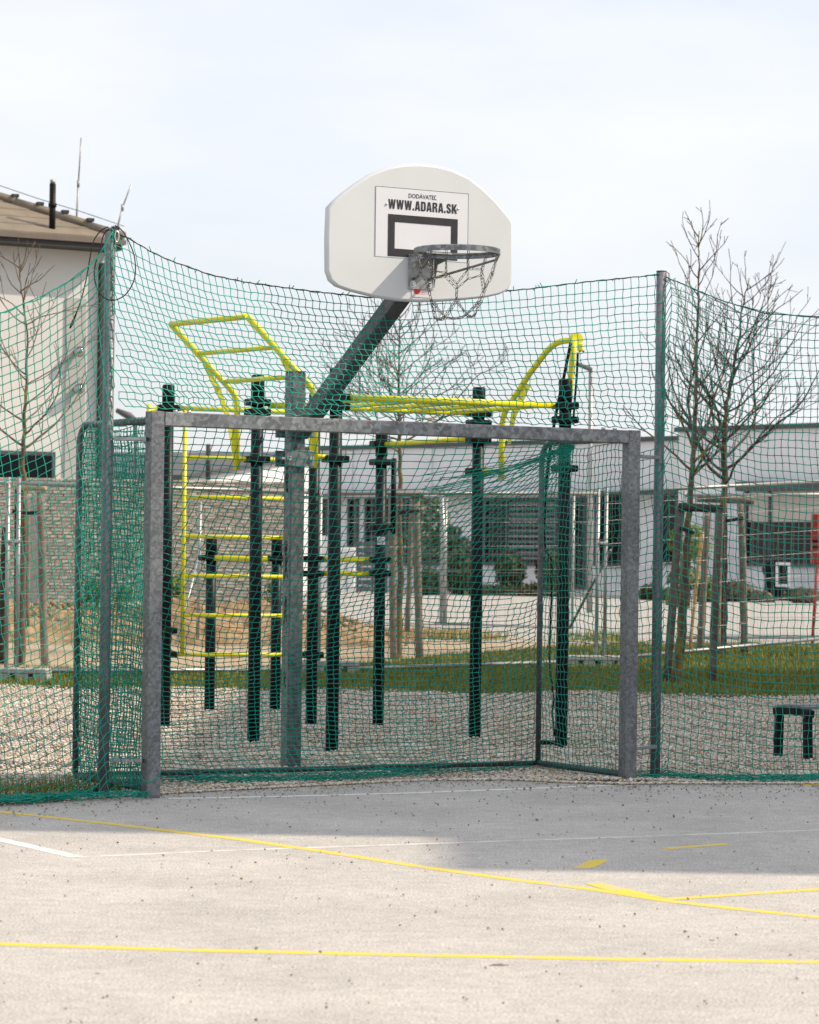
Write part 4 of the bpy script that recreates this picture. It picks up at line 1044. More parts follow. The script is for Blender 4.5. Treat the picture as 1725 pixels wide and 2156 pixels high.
# chain net
cn = thing('chain_net', 'steel chain net hanging from the basketball ring', 'chain net', rc)
LK = .031
def link_mesh():
    m = MB(); pts = []
    hl, hw = LK / 2 - .0015, .0062
    path = [(hl - hw, hw), (-(hl - hw), hw)] + [(-(hl - hw) - hw * math.sin(a), hw * math.cos(a)) for a in (.8, 1.57, 2.35)] + [(-(hl - hw), -hw), (hl - hw, -hw)] + [((hl - hw) + hw * math.sin(a), -hw * math.cos(a)) for a in (.8, 1.57, 2.35)]
    k = len(path); vs = []
    for i, (a, b) in enumerate(path):
        p = Vector((a, b, 0)); t_ = Vector((path[(i + 1) % k][0] - path[i - 1][0], path[(i + 1) % k][1] - path[i - 1][1], 0)).normalized(); s_ = Vector((-t_.y, t_.x, 0))
        for an in (0, 1.57, 3.14, 4.71): vs.append(p + (s_ * math.cos(an) + Vector((0, 0, 1)) * math.sin(an)) * .0020)
    m.add(vs, [(i * 4 + q, ((i + 1) % k) * 4 + q, ((i + 1) % k) * 4 + (q + 1) % 4, i * 4 + (q + 1) % 4) for i in range(k) for q in range(4)], True)
    return m.mesh('chain_link', M['steel'])
lm = link_mesh(); nlinks = 0; extra = MB()
def chain(p, q, sag=0.0):
    global nlinks
    n_ = max(1, round((q - p).length * (1 + sag * 2) / (LK * .86)))
    pts = [p.lerp(q, i / n_) - UPZ * (sag * 4 * (i / n_) * (1 - i / n_) * (q - p).length) for i in range(n_ + 1)]
    for i in range(n_):
        a, b = pts[i], pts[i + 1]; t_ = (b - a).normalized(); s_ = t_.orthogonal().normalized(); s_ = Matrix.Rotation((i % 2) * 1.57 + rng.uniform(-.35, .35), 3, t_) @ s_
        nlinks += 1
        R_ = Matrix((t_, t_.cross(s_).normalized(), s_)).transposed().to_4x4()
        sc_ = (b - a).length / (LK * .86)
        o = link('chain_link', lm, cn); o.matrix_parent_inverse = Matrix.Translation(-Vector(cn.location))
        o.matrix_basis = Matrix.Translation((a + b) / 2) @ R_ @ Matrix.Diagonal((min(1.25, sc_ * 1.0), 1, 1, 1))
def cp(an, r_, zq): return rc + U * (r_ * math.cos(an)) + N * (r_ * math.sin(an)) + UPZ * zq
A12 = [math.radians(15 + 30 * k) for k in range(12)]
jr = lambda s_: rng.uniform(-s_, s_)
L0 = [cp(a, .236, -.015) for a in A12]
L1 = [cp(a + (.06 if k % 2 == 0 else -.06), .200 + jr(.008), -.125 + jr(.016)) for k, a in enumerate(A12)]
L2 = [cp(math.radians(30 * (2 * j + 2) ), .178 + jr(.01), -.205 + jr(.016)) for j in range(6)]
L3 = [cp(math.radians(30 * (2 * j + 2)), .152 + jr(.012), -.278 + jr(.016)) for j in range(6)]
L4 = [cp(math.radians(30 * (2 * j + 3)), .118 + jr(.02), -.362 + jr(.02)) for j in range(6)]
for k in range(12): chain(L0[k], L1[k])
for j in range(6):
    chain(L1[2 * j], L1[2 * j + 1])
    chain(L1[2 * j + 1], L2[j]); chain(L1[(2 * j + 2) % 12], L2[j])
    chain(L2[j], L3[j])
    chain(L3[j], L4[j]); chain(L3[(j + 1) % 6], L4[j])
    chain(L4[j], L4[(j + 1) % 6], .12)
print('chain links', nlinks)

# ------------------------------------------------------------------ workout rig
PA = dict(A=(-1.875, 22.36), C=(-1.092, 20.58), E=(-.755, 22.72), F=(-.516, 19.86), G=(-.231, 22.76), H=(.496, 21.36), I=(1.092, 20.59))
HT = dict(A=2.63, C=2.60, E=2.60, F=2.61, G=2.335, H=2.58, I=2.60)
rig = thing('workout_rig', 'outdoor workout rig of dark posts joined by yellow bars behind the goal', 'climbing frame', (-.2, 21.4, 0))
UPR = Vector((1.608, .735, 0)).normalized(); VPR = Vector((-UPR.y, UPR.x, 0))
def rp3(k, z): return Vector((PA[k][0], PA[k][1], z))
def dark_post(x, y, h_, parent, r_=.044, cap=.22):
    m = MB(); m.tube([(x, y, -.05), (x, y, h_ - .02)], r_, 18); p = m.build('post', M['dark'], parent)
    m = MB(); m.tube([(x, y, h_ - cap), (x, y, h_ - .012), (x, y, h_)], [r_ + .004, r_ + .004, r_ - .004], 18); m.build('cap', M['black'], p); return p
def clamp(x, y, z, ax, parent, L_=.168, hh=.048):
    ay = Vector((-ax.y, ax.x, 0)); m = MB(); m.rbox((x, y, z), L_, .116, hh, .008, ax, ay, UPZ)
    for s_ in (-1, 1): m.tube([Vector((x, y, z)) + ax * (.068 * s_) - ay * .064, Vector((x, y, z)) + ax * (.068 * s_) - ay * .068], .009, 6)
    return m.build('clamp', M['black'], parent)
posts = {k: dark_post(*PA[k], HT[k], rig) for k in PA}
d_EG = (rp3('G', 0) - rp3('E', 0)).normalized(); d_GH = (rp3('H', 0) - rp3('G', 0)).normalized(); d_AE = (rp3('E', 0) - rp3('A', 0)).normalized(); d_HI = (rp3('I', 0) - rp3('H', 0)).normalized()
CL = dict(A=[(2.45, d_AE), (.735, d_AE), (.55, d_AE)], C=[(2.405, UPR), (2.335, UPR), (2.0, UPR)], F=[(2.41, UPR), (2.345, UPR), (1.985, UPR)],
          E=[(1.30, d_EG), (1.185, d_EG), (.55, d_AE), (2.45, d_AE)], G=[(2.21, UPR), (2.066, UPR), (1.555, UPR), (1.30, d_EG), (1.195, d_EG)],
          H=[(2.385, UPR), (2.315, UPR), (2.19, UPR), (1.96, UPR)], I=[(2.41, UPR), (2.31, UPR), (1.965, UPR)])
for k in CL:
    for z, ax in CL[k]: clamp(*PA[k], z, ax, posts[k])
def bar(a, b, r_, name='bar', n=12):
    m = MB(); m.tube([a, b], r_, n); return m.build(name, M['yellow'], rig)
def along(a, b, ta, tb): return a.lerp(b, ta), a.lerp(b, tb)
def bar_between(k1, k2, z, r_=.021, gap=.085):
    a, b = rp3(k1, z), rp3(k2, z); d_ = (b - a).normalized(); return bar(a + d_ * gap, b - d_ * gap, r_)
r1 = bar_between('F', 'I', 2.41, .0235); r2 = bar_between('C', 'H', 2.39, .021)
for i in range(5):
    f_ = .13 + i * .185; a = rp3('F', 2.40).lerp(rp3('I', 2.40), f_); b = rp3('C', 2.385).lerp(rp3('H', 2.385), f_)
    bar(a, b, .0165, 'rung')
bar_between('A', 'E', 2.45, .019); bar_between('E', 'G', 1.30, .021); bar_between('E', 'G', 1.19, .021); bar_between('G', 'H', 2.205, .0185)
# wall bars between A and E
a0, e0 = rp3('A', 0), rp3('E', 0); st = d_AE * .135; en = d_AE * .135
for s_, nm in ((a0 + st, 'upright'), (e0 - en, 'upright')):
    bar(s_ + UPZ * .55, s_ + UPZ * 2.45, .0175, nm)
for i in range(6):
    z = .55 + i * .3045; bar(a0 + st * (.6 if i == 0 else 1) + UPZ * z, e0 - en * (.6 if i == 0 else 1) + UPZ * z, .0155, 'rung')
# slanting ladder on posts C and F
def rail(k):
    b = rp3(k, 0); o = -UPR
    pts = [b + o * .155 + UPZ * 1.92, b + o * .155 + UPZ * 2.37]
    for i in range(1, 6):
        t_ = i / 5; pts.append(b + o * (.155 + .05 * t_ * t_) + UPZ * (2.37 + .12 * t_))
    top_ = b + o * .66 + UPZ * 2.93
    pts.append(top_)
    m = MB(); m.tube(pts, .0225, 12); m.build('ladder_rail', M['yellow'], rig)
    m = MB(); p_ = [b + o * q_ + UPZ * z_ for q_, z_ in ((.155, 2.02), (.185, 2.02), (.205, 2.14), (.235, 2.28), (.30, 2.44), (.42, 2.66), (.39, 2.665), (.27, 2.46), (.215, 2.32), (.185, 2.22), (.155, 2.19))]
    m.poly([q - VPR * .006 for q in p_], .012, VPR); m.build('gusset', M['yellow'], rig)
    bar(b + o * .05 + UPZ * 2.0, b + o * .16 + UPZ * 2.0, .0165, 'stub')
    return pts
pc, pf = rail('C'), rail('F')
for t_, r_ in ((1.0, .0205), (.55, .017), (.12, .017)):
    a = pc[-2].lerp(pc[-1], t_); b = pf[-2].lerp(pf[-1], t_); bar(a, b, r_, 'ladder_rung')
# arch from H up and over to I
def ap(x, y):
    f_ = (x - 1057) / (1214 - 1057); return at(x, y, 21.28 + (20.60 - 21.28) * f_)
pts = [ap(x, y) for x, y in ((1056, 1008), (1057, 930), (1058.5, 892), (1062, 872), (1070, 856), (1083, 837), (1118, 783), (1150, 741), (1160, 731), (1172, 722), (1184, 718), (1196, 716.5), (1212, 716))]
m = MB(); m.tube(pts, .0225, 12); m.build('arch', M['yellow'], rig)
g_ = [ap(x, y) for x, y in ((1070, 935), (1076, 935), (1086, 880), (1118, 812), (1108, 806), (1078, 868))]
m = MB(); m.poly(g_, .012, VPR); m.build('gusset', M['yellow'], rig)
bar(rp3('H', 1.96) + d_HI * .05, ap(1056, 992), .0165, 'stub')
e_ = ap(1214, 714)
m = MB(); m.tube([e_ - VPR * .02, e_ + VPR * .035], .044, 18); m.build('end_disc', M['yellow'], rig)
m = MB(); m.tube([at(1209, 716, 20.57), at(1206, 755, 20.58), at(1202, 800, 20.60), at(1198, 850, 20.60)], .0225, 12); m.build('strut', M['yellow'], rig)
m = MB(); m.rbox(at(1222, 731, 20.6), .04, .03, .055, .008); m.build('hook_plate', M['yellow'], rig)
m = MB(); m.tube([at(1219, 740, 20.6), at(1226, 737, 20.6), at(1230, 741, 20.6)], .008, 6); m.build('hook', M['steel'], rig)
# dark upright held by clamps on G, and its small plate
m = MB(); m.tube([Vector((PA['G'][0], PA['G'][1], 0)) + UPR * .108 + UPZ * z for z in (1.50, 2.10)], .021, 10); m.build('hold_bar', M['black'], rig)
m = MB(); gpos = Vector((PA['G'][0], PA['G'][1], 0)); m.rbox(gpos - Vector((0.0, .046, 0)) + Vector((.006, 0, 1.45)), .062, .004, .062, .001); pl = m.build('info_plate', M['print'], rig)
m = MB()
for i in range(5): m.box(gpos - Vector((-.004 + .004 * (i % 2), .0488, 0)) + UPZ * (1.468 - i * .009), .040 - .006 * (i % 3), .0006, .0022)
m.build('small_print', M['ink'], pl)

# straps
stp = thing('suspension_strap', 'black webbing strap hanging from the yellow arch down beside the right rig post', 'strap', (1.1, 20.5, 0))
def webbing(pix, Y, w_, name):
    m = MB(); pts = [at(x, y, Y) for x, y in pix]
    for a, b in zip(pts[:-1], pts[1:]): m.prism(a, b, .003, w_, Vector((1, 0, 0)), .0005)
    return m.build(name, M['black'], stp)
webbing([(1202, 722), (1187, 797), (1176, 846), (1166, 900), (1160, 936), (1155, 975), (1152, 1002), (1150, 1030)], 20.50, .022, 'webbing')
webbing([(1217, 742), (1215, 790), (1210, 850), (1208, 880)], 20.52, .016, 'webbing')
webbing([(1150, 1030), (1146, 1120), (1149, 1160), (1164, 1182), (1163, 1230), (1160, 1290), (1157, 1380), (1160, 1430), (1167, 1470), (1163, 1500), (1168, 1550)], 20.50, .014, 'webbing')
m = MB(); c = at(1158, 1565, 20.4); m.rbox(Vector((c.x, c.y, .03)), .16, .05, .03, .008, Vector((.9, .3, 0)).normalized()); m.build('handle', M['black'], stp)

# low parallel bar behind
pbr = thing('low_bar', 'low yellow bar on two short dark posts behind the wall bars', 'exercise bar', (-1.4, 24.6, 0))
for (x, y) in ((-1.675, 24.50), (-1.128, 24.66)):
    p_ = dark_post(x, y, 1.485, pbr, .044, .18); clamp(x, y, 1.30, UPR, p_, .20)
a, b = Vector((-1.64, 24.42, 1.30)), Vector((-.70, 24.80, 1.295)); m = MB(); m.tube([a, b], .0225, 12); m.build('bar', M['yellow'], pbr)

# ------------------------------------------------------------------ bench at the right
bn = thing('bench', 'low dark bench with grey slatted seat on the gravel at right edge', 'bench', (2.7, 19.3, 0))
BO = Vector((2.475, 19.34, 0)); BX = Vector((.80, -.60, 0)).normalized(); BY = Vector((.80, .60, 0)).normalized()
b0, b1_ = gp(1638, 1600), gp(1702, 1607); BX = (b1_ - b0); wB = BX.length; BX = BX.normalized(); BY = Vector((-BX.y, BX.x, 0)); BY = BY if BY.y > 0 else -BY
BYd = (U * .9 + Vector((0, 0, 0))).normalized()
def frame_end(o):
    m = MB()
    for q, t_ in ((0, .012), (wB, -.012)):
        m.prism(o + BX * q + UPZ * -.02, o + BX * (q + t_) + UPZ * .30, .055, .05, BX, .008)
    top = [o + BX * (wB * q) + UPZ * (.325 + .012 * math.sin(math.pi * q)) for q in np.linspace(-.08, 1.08, 9)]
    for a_, b_q in zip(top[:-1], top[1:]): m.prism(a_, b_q + (b_q - a_) * .04, .058, .05, UPZ, .006)
    return m.build('end_frame', M['black'], bn)
frame_end(b0); frame_end(b0 + BYd * 1.2)
for i in range(4):
    o = b0 + BX * (wB * (.12 + .26 * i)) + UPZ * (.362 + .006 * (i in (1, 2)))
    m = MB(); m.prism(o - BYd * .02, o + BYd * 1.25, wB * .22, .02, UPZ, .004); m.build('slat', M['bench_slat'], bn)

# scribbles on the hoop post, chalk mark on the right net post, yellow stub beyond the first rig post
def onface(du, dz):                                                  # left hand face of the hoop post
    return GF(UB - .0512, 1.80 + du, dz)
hp_ = [o for o in bpy.data.objects if o.parent == hoop and o.name.startswith('post')][0]
for zc_, hh, k_ in ((1.86, .012, 9), (1.78, .075, 14), (1.38, .035, 8), (1.28, .11, 10), (.98, .09, 9), (.55, .06, 7)):
    m = MB(); pts = [onface(.034 * math.sin(i * 2.3 + zc_ * 9) * (.6 + .4 * math.cos(i)), zc_ + hh * math.cos(i * 1.7 + zc_)) for i in range(k_)]
    m.tube(pts, .0013, 4, False); m.build('graffiti', M['ink'], hp_)
npR = [o for o in bpy.data.objects if o.get('label', '').startswith('round galvanised net post right')][0]
c_ = GF(*NPR, 0); m = MB()
pts = [Vector((c_.x + .012 + .010 * x, c_.y - .0305, 2.83 + .016 * z)) for x, z in ((-1, 1.6), (-.2, 2), (.7, 1.7), (.7, .9), (-.1, .35), (.8, -.1), (.9, -1.2), (0, -1.8), (-1, -1.4))]
m.tube(pts, .0016, 4, False); m.build('chalk_mark', M['print'], npR)
ys_ = 22.15
m = MB(); m.tube([at(313, 940, ys_), at(313.5, 851, ys_)], .0175, 12); m.build('stub', M['yellow'], rig)
bar(rp3('A', 2.45) - d_AE * .08, at(313.3, 866, ys_), .0165, 'stub')

# ------------------------------------------------------------------ temporary site fence
def fence_panel(label, A, B, za0, za1, zb0, zb1, brace=None, group='mobile site fence panels', spacing=.105):
    """A, B plan ends; z of the bottom and top rail at each end"""
    t = thing('mobile_fence', label, 'site fence', (A + B) / 2 + UPZ * ((za0 + zb0) / 2), group)
    d = (B - A).normalized(); o = Vector((d.y, -d.x, 0)) * .002
    P_ = lambda s_, q: A.lerp(B, s_) + UPZ * ((za0 + (za1 - za0) * q) * (1 - s_) + (zb0 + (zb1 - zb0) * q) * s_)
    m = MB(); m.tube([P_(0, 1), P_(1, 1)], .021, 10); m.build('rail', M['fence_tube'], t)
    m = MB(); m.tube([P_(0, 0), P_(1, 0)], .021, 10); m.build('rail', M['fence_tube'], t)
    for s_ in (0.006, .994):
        m = MB(); m.tube([P_(s_, -.09), P_(s_, 1.03)], .021, 10); m.build('upright', M['fence_tube'], t)
    m = MB(); L_ = (B - A).length
    for i in range(1, int(L_ / spacing)):
        s_ = i * spacing / L_; m.tube([P_(s_, .005), P_(s_, .995)], .0017, 3, False)
    for q in (.14, .275, .41, .55, .69, .83, .93):
        m.tube([P_(.01, q), P_(.99, q)], .0026, 4, False)
    m.build('wire_mesh', M['fence_tube'], t, 'stuff')
    if brace:
        m = MB(); m.tube(brace, .016, 8); m.build('brace', M['galv_fine'], t)
    return t
FD = Vector((math.cos(math.radians(30.5)), math.sin(math.radians(30.5)), 0))
J1 = Vector((-3.905, 28.55, 0)); J2 = J1 + FD * 3.5; J3 = J1 + FD * 7.0; J4 = J3 + Vector((.81, .586, 0)).normalized() * 3.5; J0 = J1 - FD * 3.5
g_ = FD * .035
fence_panel('site fence panel at the far left edge, left of the staked young tree', J0 + g_, J1 - g_, .13, 1.98, .165, 2.015)
fence_panel('site fence panel in front of the beige stone wall and its earth mound', J1 + g_, J2 - g_, .165, 2.015, .15, 2.0)
fence_panel('site fence panel in front of the middle bare tree, seen through the goal', J2 + g_, J3 - g_, .15, 2.0, .22, 2.07, [at(1287, 1158, 32.2), at(1240, 1245, 32.9), at(1200, 1322, 33.6)])
fence_panel('site fence panel running behind the right tree stakes, its rail rising to the right', J3 + g_, J4 - g_, .235, 2.085, .455, 2.305)
def clampset(J, z, name_lbl):
    t = thing('fence_coupler', name_lbl, 'clamp', J + UPZ * z)
    m = MB(); m.rbox(J + UPZ * z, .15, .06, .035, .01, FD, Vector((FD.y, -FD.x, 0)), UPZ); m.build('band', M['galv_bright'], t)
    m = MB(); m.tube([J + UPZ * (z + .0) + Vector((0, -.02, 0)), J + UPZ * z + Vector((0, -.06, 0))], .011, 6); m.build('bolt', M['bolt'], t)
clampset(J1, 1.44, 'shiny steel coupler joining two fence panels at far left')
clampset(J3, 1.52, 'shiny steel coupler joining two fence panels beside the right goal post')
def foot(c, ang, label):
    """fence foot: concrete block with pockets"""
    t = thing('concrete_block', label, 'concrete block', c, 'concrete feet of the site fence')
    ax = Vector((math.cos(ang), math.sin(ang), 0)); ay = Vector((-ax.y, ax.x, 0))
    LX, LY, H_ = .70, .22, .135
    m = MB()
    m.rbox(c + UPZ * (H_ * .80), LX, LY, H_ * .40, .015, ax, ay, UPZ)
    for q in (-.5, -.17, .17, .5): m.box(c + ax * (q * (LX - .13)) + UPZ * (H_ * .30), .13, LY - .01, H_ * .60, ax, ay, UPZ)
    m.box(c + UPZ * (H_ * .06), LX - .02, LY - .02, H_ * .12, ax, ay, UPZ)
    m.build('block', M['concrete'], t)
    m = MB()
    for q in (-.22, -.08, .08, .22): m.tube([c + ax * q + UPZ * (H_ - .001), c + ax * q + UPZ * (H_ + .003)], .024, 10)
    m.build('socket', M['black'], t)
foot(Vector((-3.86, 28.45, terr(28.4) - .01)), -.12, 'grey concrete fence foot on the grass at the far left')
foot(Vector((J2.x + .02, J2.y - .1, terr(30.2) - .01)), .25, 'grey concrete fence foot on the grass behind the middle rig posts')
foot(Vector((J3.x - .05, J3.y - .1, terr(31.9) - .01)), .1, 'grey concrete fence foot on the grass behind the right goal post')
# second fence, farther
def far_fence(label, x0, y0t, y0b, x1, y1t, y1b, Y0, Y1):
    a, b = at(x0, y0t, Y0), at(x1, y1t, Y1); a2, b2 = at(x0, y0b, Y0), at(x1, y1b, Y1)
    fence_panel(label, Vector((a.x, Y0, 0)), Vector((b.x, Y1, 0)), a2.z, a.z, b2.z, b.z, None, 'site fence panels by the street', .13)
far_fence('farther site fence panel by the street, behind the left half of the goal', 560, 1049, 1311, 934, 1044, 1314, 43, 42)
far_fence('farther site fence panel by the street, behind the right half of the goal', 938, 1044, 1314, 1210, 1045, 1322, 42, 41)
far_fence('farther site fence panel by the street, right of the twin trees', 1440, 1043, 1342, 1790, 1041, 1342, 37.8, 37.6)
def pole(label, pts, r_, mat, extra=None):
    t = thing('pole', label, 'pole', pts[0]); m = MB(); m.tube(pts, r_, 10); m.build('shaft', mat, t)
    if extra: m = MB(); m.tube(extra, r_ * .8, 8); m.build('brace', mat, t)
pole('bright leaning steel pole in front of the reflecting school window', [at(937, 1325, 41.5), at(935, 1150, 41.5), at(930, 1042, 41.5)], .032, M['fence_tube'])
pole('steel pole with a slanted brace behind the wall bars', [at(416, 1345, 34.6), at(422, 1055, 34.6)], .021, M['fence_tube'], [at(428, 1129, 34.5), at(400, 1245, 34.0), at(370, 1356, 33.4)])

# ------------------------------------------------------------------ street lamp, red sign, bin, cabinet, slatted screen
sl_t = thing('street_lamp', 'thin grey street lamp behind the right rig post', 'street lamp', at(1243, 1250, 52))
a = at(1242, 1255, 52); b = at(1244, 785, 52)
m = MB(); m.tube([a - UPZ * .3, a.lerp(b, .5), b], [.055, .045, .036], 10); m.build('pole', M['fence_tube'], sl_t)
m = MB(); m.tube([b, at(1243, 776, 52), at(1238, 772, 52)], .036, 10); h0, h1 = at(1247, 779, 52), at(1213, 765, 51.6)
ax = (h0 - h1).normalized(); m.rbox((h0 + h1) / 2, .16, .07, (h0 - h1).length, .02, Vector((0, 1, 0)), ax.cross(Vector((0, 1, 0))).normalized(), ax); m.build('lamp_head', M['coping'], sl_t)

rs = thing('sign', 'red and orange sign on a leaning red pole at right edge', 'sign', gt(1710, 1362))
Ys = gt(1710, 1362).y
m = MB(); m.tube([gt(1710, 1362) - UPZ * .05, at(1716, 1270, Ys), at(1722, 1178, Ys)], .020, 10); m.build('pole', M['redpaint'], rs)
c0_, c1_ = at(1709, 1082, Ys), at(1752, 1186, Ys)
m = MB(); m.rbox((c0_ + c1_) / 2, c1_.x - c0_.x, .06, c0_.z - c1_.z, .008); m.build('board', M['redpaint'], rs)
c0_, c1_ = at(1722, 1084, Ys - .04), at(1750, 1128, Ys - .04); m = MB(); m.box((c0_ + c1_) / 2, c1_.x - c0_.x, .008, c0_.z - c1_.z); m.build('orange_panel', M['orange'], rs)
for y0, y1 in ((1137, 1142), (1150, 1154)):
    c0_, c1_ = at(1711, y0, Ys - .04), at(1750, y1, Ys - .04); m = MB(); m.box((c0_ + c1_) / 2, c1_.x - c0_.x, .008, c0_.z - c1_.z); m.build('stripe', M['black'], rs)

Yb = 73.0
bi = thing('wheelie_bin', 'black wheelie bin with white framed front standing by the school wall', 'bin', at(1638, 1268, Yb))
def bb_(x0, y0, x1, y1, Y, dp, r_=.04):
    a, b = at(x0, y0, Y), at(x1, y1, Y); m = MB(); m.rbox((a + b) / 2 + Vector((0, dp / 2, 0)), b.x - a.x, dp, a.z - b.z, r_); return m
m = bb_(1615, 1200, 1655, 1268, Yb, .6, .08); m.build('body', M['bin'], bi)
m = MB(); c = at(1629, 1199, Yb + .3); m.sphere(c, .30, 14, 8, (1, 1, .75)); m.build('lid', M['bin'], bi)
fr_ = MB(); a, b = at(1634, 1184, Yb - .1), at(1664, 1236, Yb - .1)
tk = .07
for (x0, x1, z0, z1) in ((a.x, b.x, a.z - tk, a.z), (a.x, b.x, b.z, b.z + tk), (a.x, a.x + tk, b.z + tk, a.z - tk), (b.x - tk, b.x, b.z + tk, a.z - tk)): fr_.rbox(((x0 + x1) / 2, Yb - .1, (z0 + z1) / 2), x1 - x0, .12, z1 - z0, .02)
fr_.build('white_frame', M['white_box'], bi)
m = MB(); m.box(((a.x + b.x) / 2, Yb - .08, (a.z + b.z) / 2), b.x - a.x - 2 * tk, .05, a.z - b.z - 2 * tk); m.build('front_panel', M['dark_glass'], bi)
m = bb_(1634, 1237, 1664, 1268, Yb - .05, .4); m.build('base', M['bin'], bi)

Yc = 70
ucb = thing('utility_cabinet', 'white utility cabinet on the pavement behind the middle rig posts', 'cabinet', at(700, 1250, Yc))
bb_(666, 1128, 712, 1246, Yc, .8, .03).build('body', M['white_box'], ucb); bb_(714, 1152, 747, 1247, Yc - .05, .8, .03).build('side_unit', M['white_box'], ucb)
for (x0, y0, x1, y1) in ((690, 1134, 690.7, 1243), (668, 1165, 711, 1165.8), (716, 1170, 745, 1170.7), (730, 1172, 730.6, 1244)):
    bb_(x0, y0, x1, y1, Yc - .08, .02, .002).build('seam', M['frame_grey'], ucb)
bb_(716, 1206, 722, 1218, Yc - .10, .02, .002).build('sticker', M['line_yellow'], ucb)
scr = thing('slatted_screen', 'dark grey slatted screen beside the white utility cabinet', 'screen', at(790, 1248, Yc))
for i in range(8):
    y = 1140 + i * 13.5; bb_(750, y, 816, y + 10.5, Yc, .05, .006).build('slat', M['grey_slat'], scr)
for x in (752, 783, 813): bb_(x, 1138, x + 3, 1249, Yc + .06, .06, .004).build('post', M['coping'], scr)

# ------------------------------------------------------------------ bare trees
def tree(name, label, trunk, r0, crown0, nb, blen, spread, seed, mat, group, upw=.55, twigs=1.0, first=None):
    """trunk: list of world points; branches leave above height fraction crown0"""
    R = random.Random(seed)
    base = trunk[0]
    t = thing(name, label, 'tree', base, group)
    tr = [Vector(p) for p in trunk]
    fine = []
    for i in range(len(tr) - 1):
        p0 = tr[max(i - 1, 0)]; p1 = tr[i]; p2 = tr[i + 1]; p3 = tr[min(i + 2, len(tr) - 1)]
        for q in range(6):
            s_ = q / 6; fine.append(.5 * ((2 * p1) + (p2 - p0) * s_ + (2 * p0 - 5 * p1 + 4 * p2 - p3) * s_ ** 2 + (3 * p1 - p0 - 3 * p2 + p3) * s_ ** 3) + Vector((R.gauss(0, .006), R.gauss(0, .006), 0)))
    fine.append(tr[-1]); H_ = fine[-1].z - base.z
    rad = lambda p: max(.0045, r0 * (1 - .93 * ((p.z - base.z) / H_) ** .75))
    m = MB(); m.tube(fine, [rad(p) * (1.25 if i == 0 else 1) for i, p in enumerate(fine)], 10); m.build('trunk', mat, t)
    tw = MB(); mains = []
    def twig(mb_, p, d, ln, r_, depth):
        n_ = max(3, int(ln / .07)); pts = [p]; d = d.normalized()
        for i in range(n_):
            d = (d + Vector((R.gauss(0, .11), R.gauss(0, .11), R.gauss(0, .09) + upw * .10))).normalized(); pts.append(pts[-1] + d * (ln / n_))
        rr = [max(.0036, r_ * (1 - .75 * i / n_)) for i in range(n_ + 1)]
        mb_.tube(pts, rr, 6 if r_ > .008 else (4 if r_ > .0035 else 3), depth == 0)
        if depth < 3:
            k = int((ln / (.10 if depth == 0 else .085)) * twigs * R.uniform(.8, 1.2))
            for _ in range(k):
                f_ = R.uniform(.18, .97); i = min(n_ - 1, int(f_ * n_)); q = pts[i].lerp(pts[i + 1], f_ * n_ - i)
                dd = (pts[i + 1] - pts[i]).normalized(); s_ = dd.orthogonal().normalized(); s_ = Matrix.Rotation(R.uniform(0, 6.283), 3, dd) @ s_
                nd = (dd * R.uniform(.55, 1.0) + s_ * R.uniform(.4, .8) + Vector((0, 0, upw * .35)))
                l2 = ln * (1 - f_ * .65) * R.uniform(.25, .5)
                if l2 > .04: twig(tw, q, nd, l2, rr[i] * .55, depth + 1)
        elif R.random() < .5:                                       # bud at the tip
            tw.tube([pts[-1], pts[-1] + d * .02], [.0035, .001], 3, False)
    ga = R.uniform(0, 6.28)
    for i in range(nb):
        f_ = crown0 + (1 - crown0) * ((i + R.uniform(0, .7)) / nb) ** 1.05 * .97
        idx = min(len(fine) - 2, int(f_ * (len(fine) - 1))); p = fine[idx].lerp(fine[idx + 1], R.random())
        ga += 2.4 + R.uniform(-.4, .4)
        rel = (f_ - crown0) / (1 - crown0)
        d = Vector((math.cos(ga) * spread, math.sin(ga) * spread, upw + .5 * rel))
        ln = blen * (1 - .72 * rel) * R.uniform(.7, 1.15)
        bm_ = MB(); twig(bm_, p, d, ln, max(.0075, rad(p) * R.uniform(.45, .65)), 0)
        bm_.build('branch', M['bark_dark'] if mat is not M['bark'] else M['bark'], t)
    tw.build('twigs', M['twig'], t, 'stuff')
    return t
def stake(t, a, b, r_, mat, nm='stake'):
    m = MB(); k = 6; pts = [a.lerp(b, i / k) + Vector((rng.normal(0, .003), rng.normal(0, .003), 0)) for i in range(k + 1)]
    m.tube(pts, [r_ * (1 + rng.normal(0, .03)) for _ in pts], 10); return m.build(nm, mat, t)
def support(label, Y, stakes, bars, ties, loc):
    t = thing('tree_stakes', label, 'tree stakes', loc)
    for (x0, y0, x1, y1, dy, r_, mt_) in stakes: stake(t, at(x0, y0, Y + dy), at(x1, y1, Y + dy), r_, M[mt_])
    for (x0, y0, x1, y1, dy0, dy1, r_, mt_) in bars: stake(t, at(x0, y0, Y + dy0), at(x1, y1, Y + dy1), r_, M[mt_], 'crossbar')
    for (x0, y0, x1, y1, dy) in ties:
        m = MB(); a, b = at(x0, y0, Y + dy), at(x1, y1, Y + dy); m.prism(a, b, .012, .04, UPZ, .002); m.build('tie', M['strap'], t)
TG = 'bare young trees held by stakes'
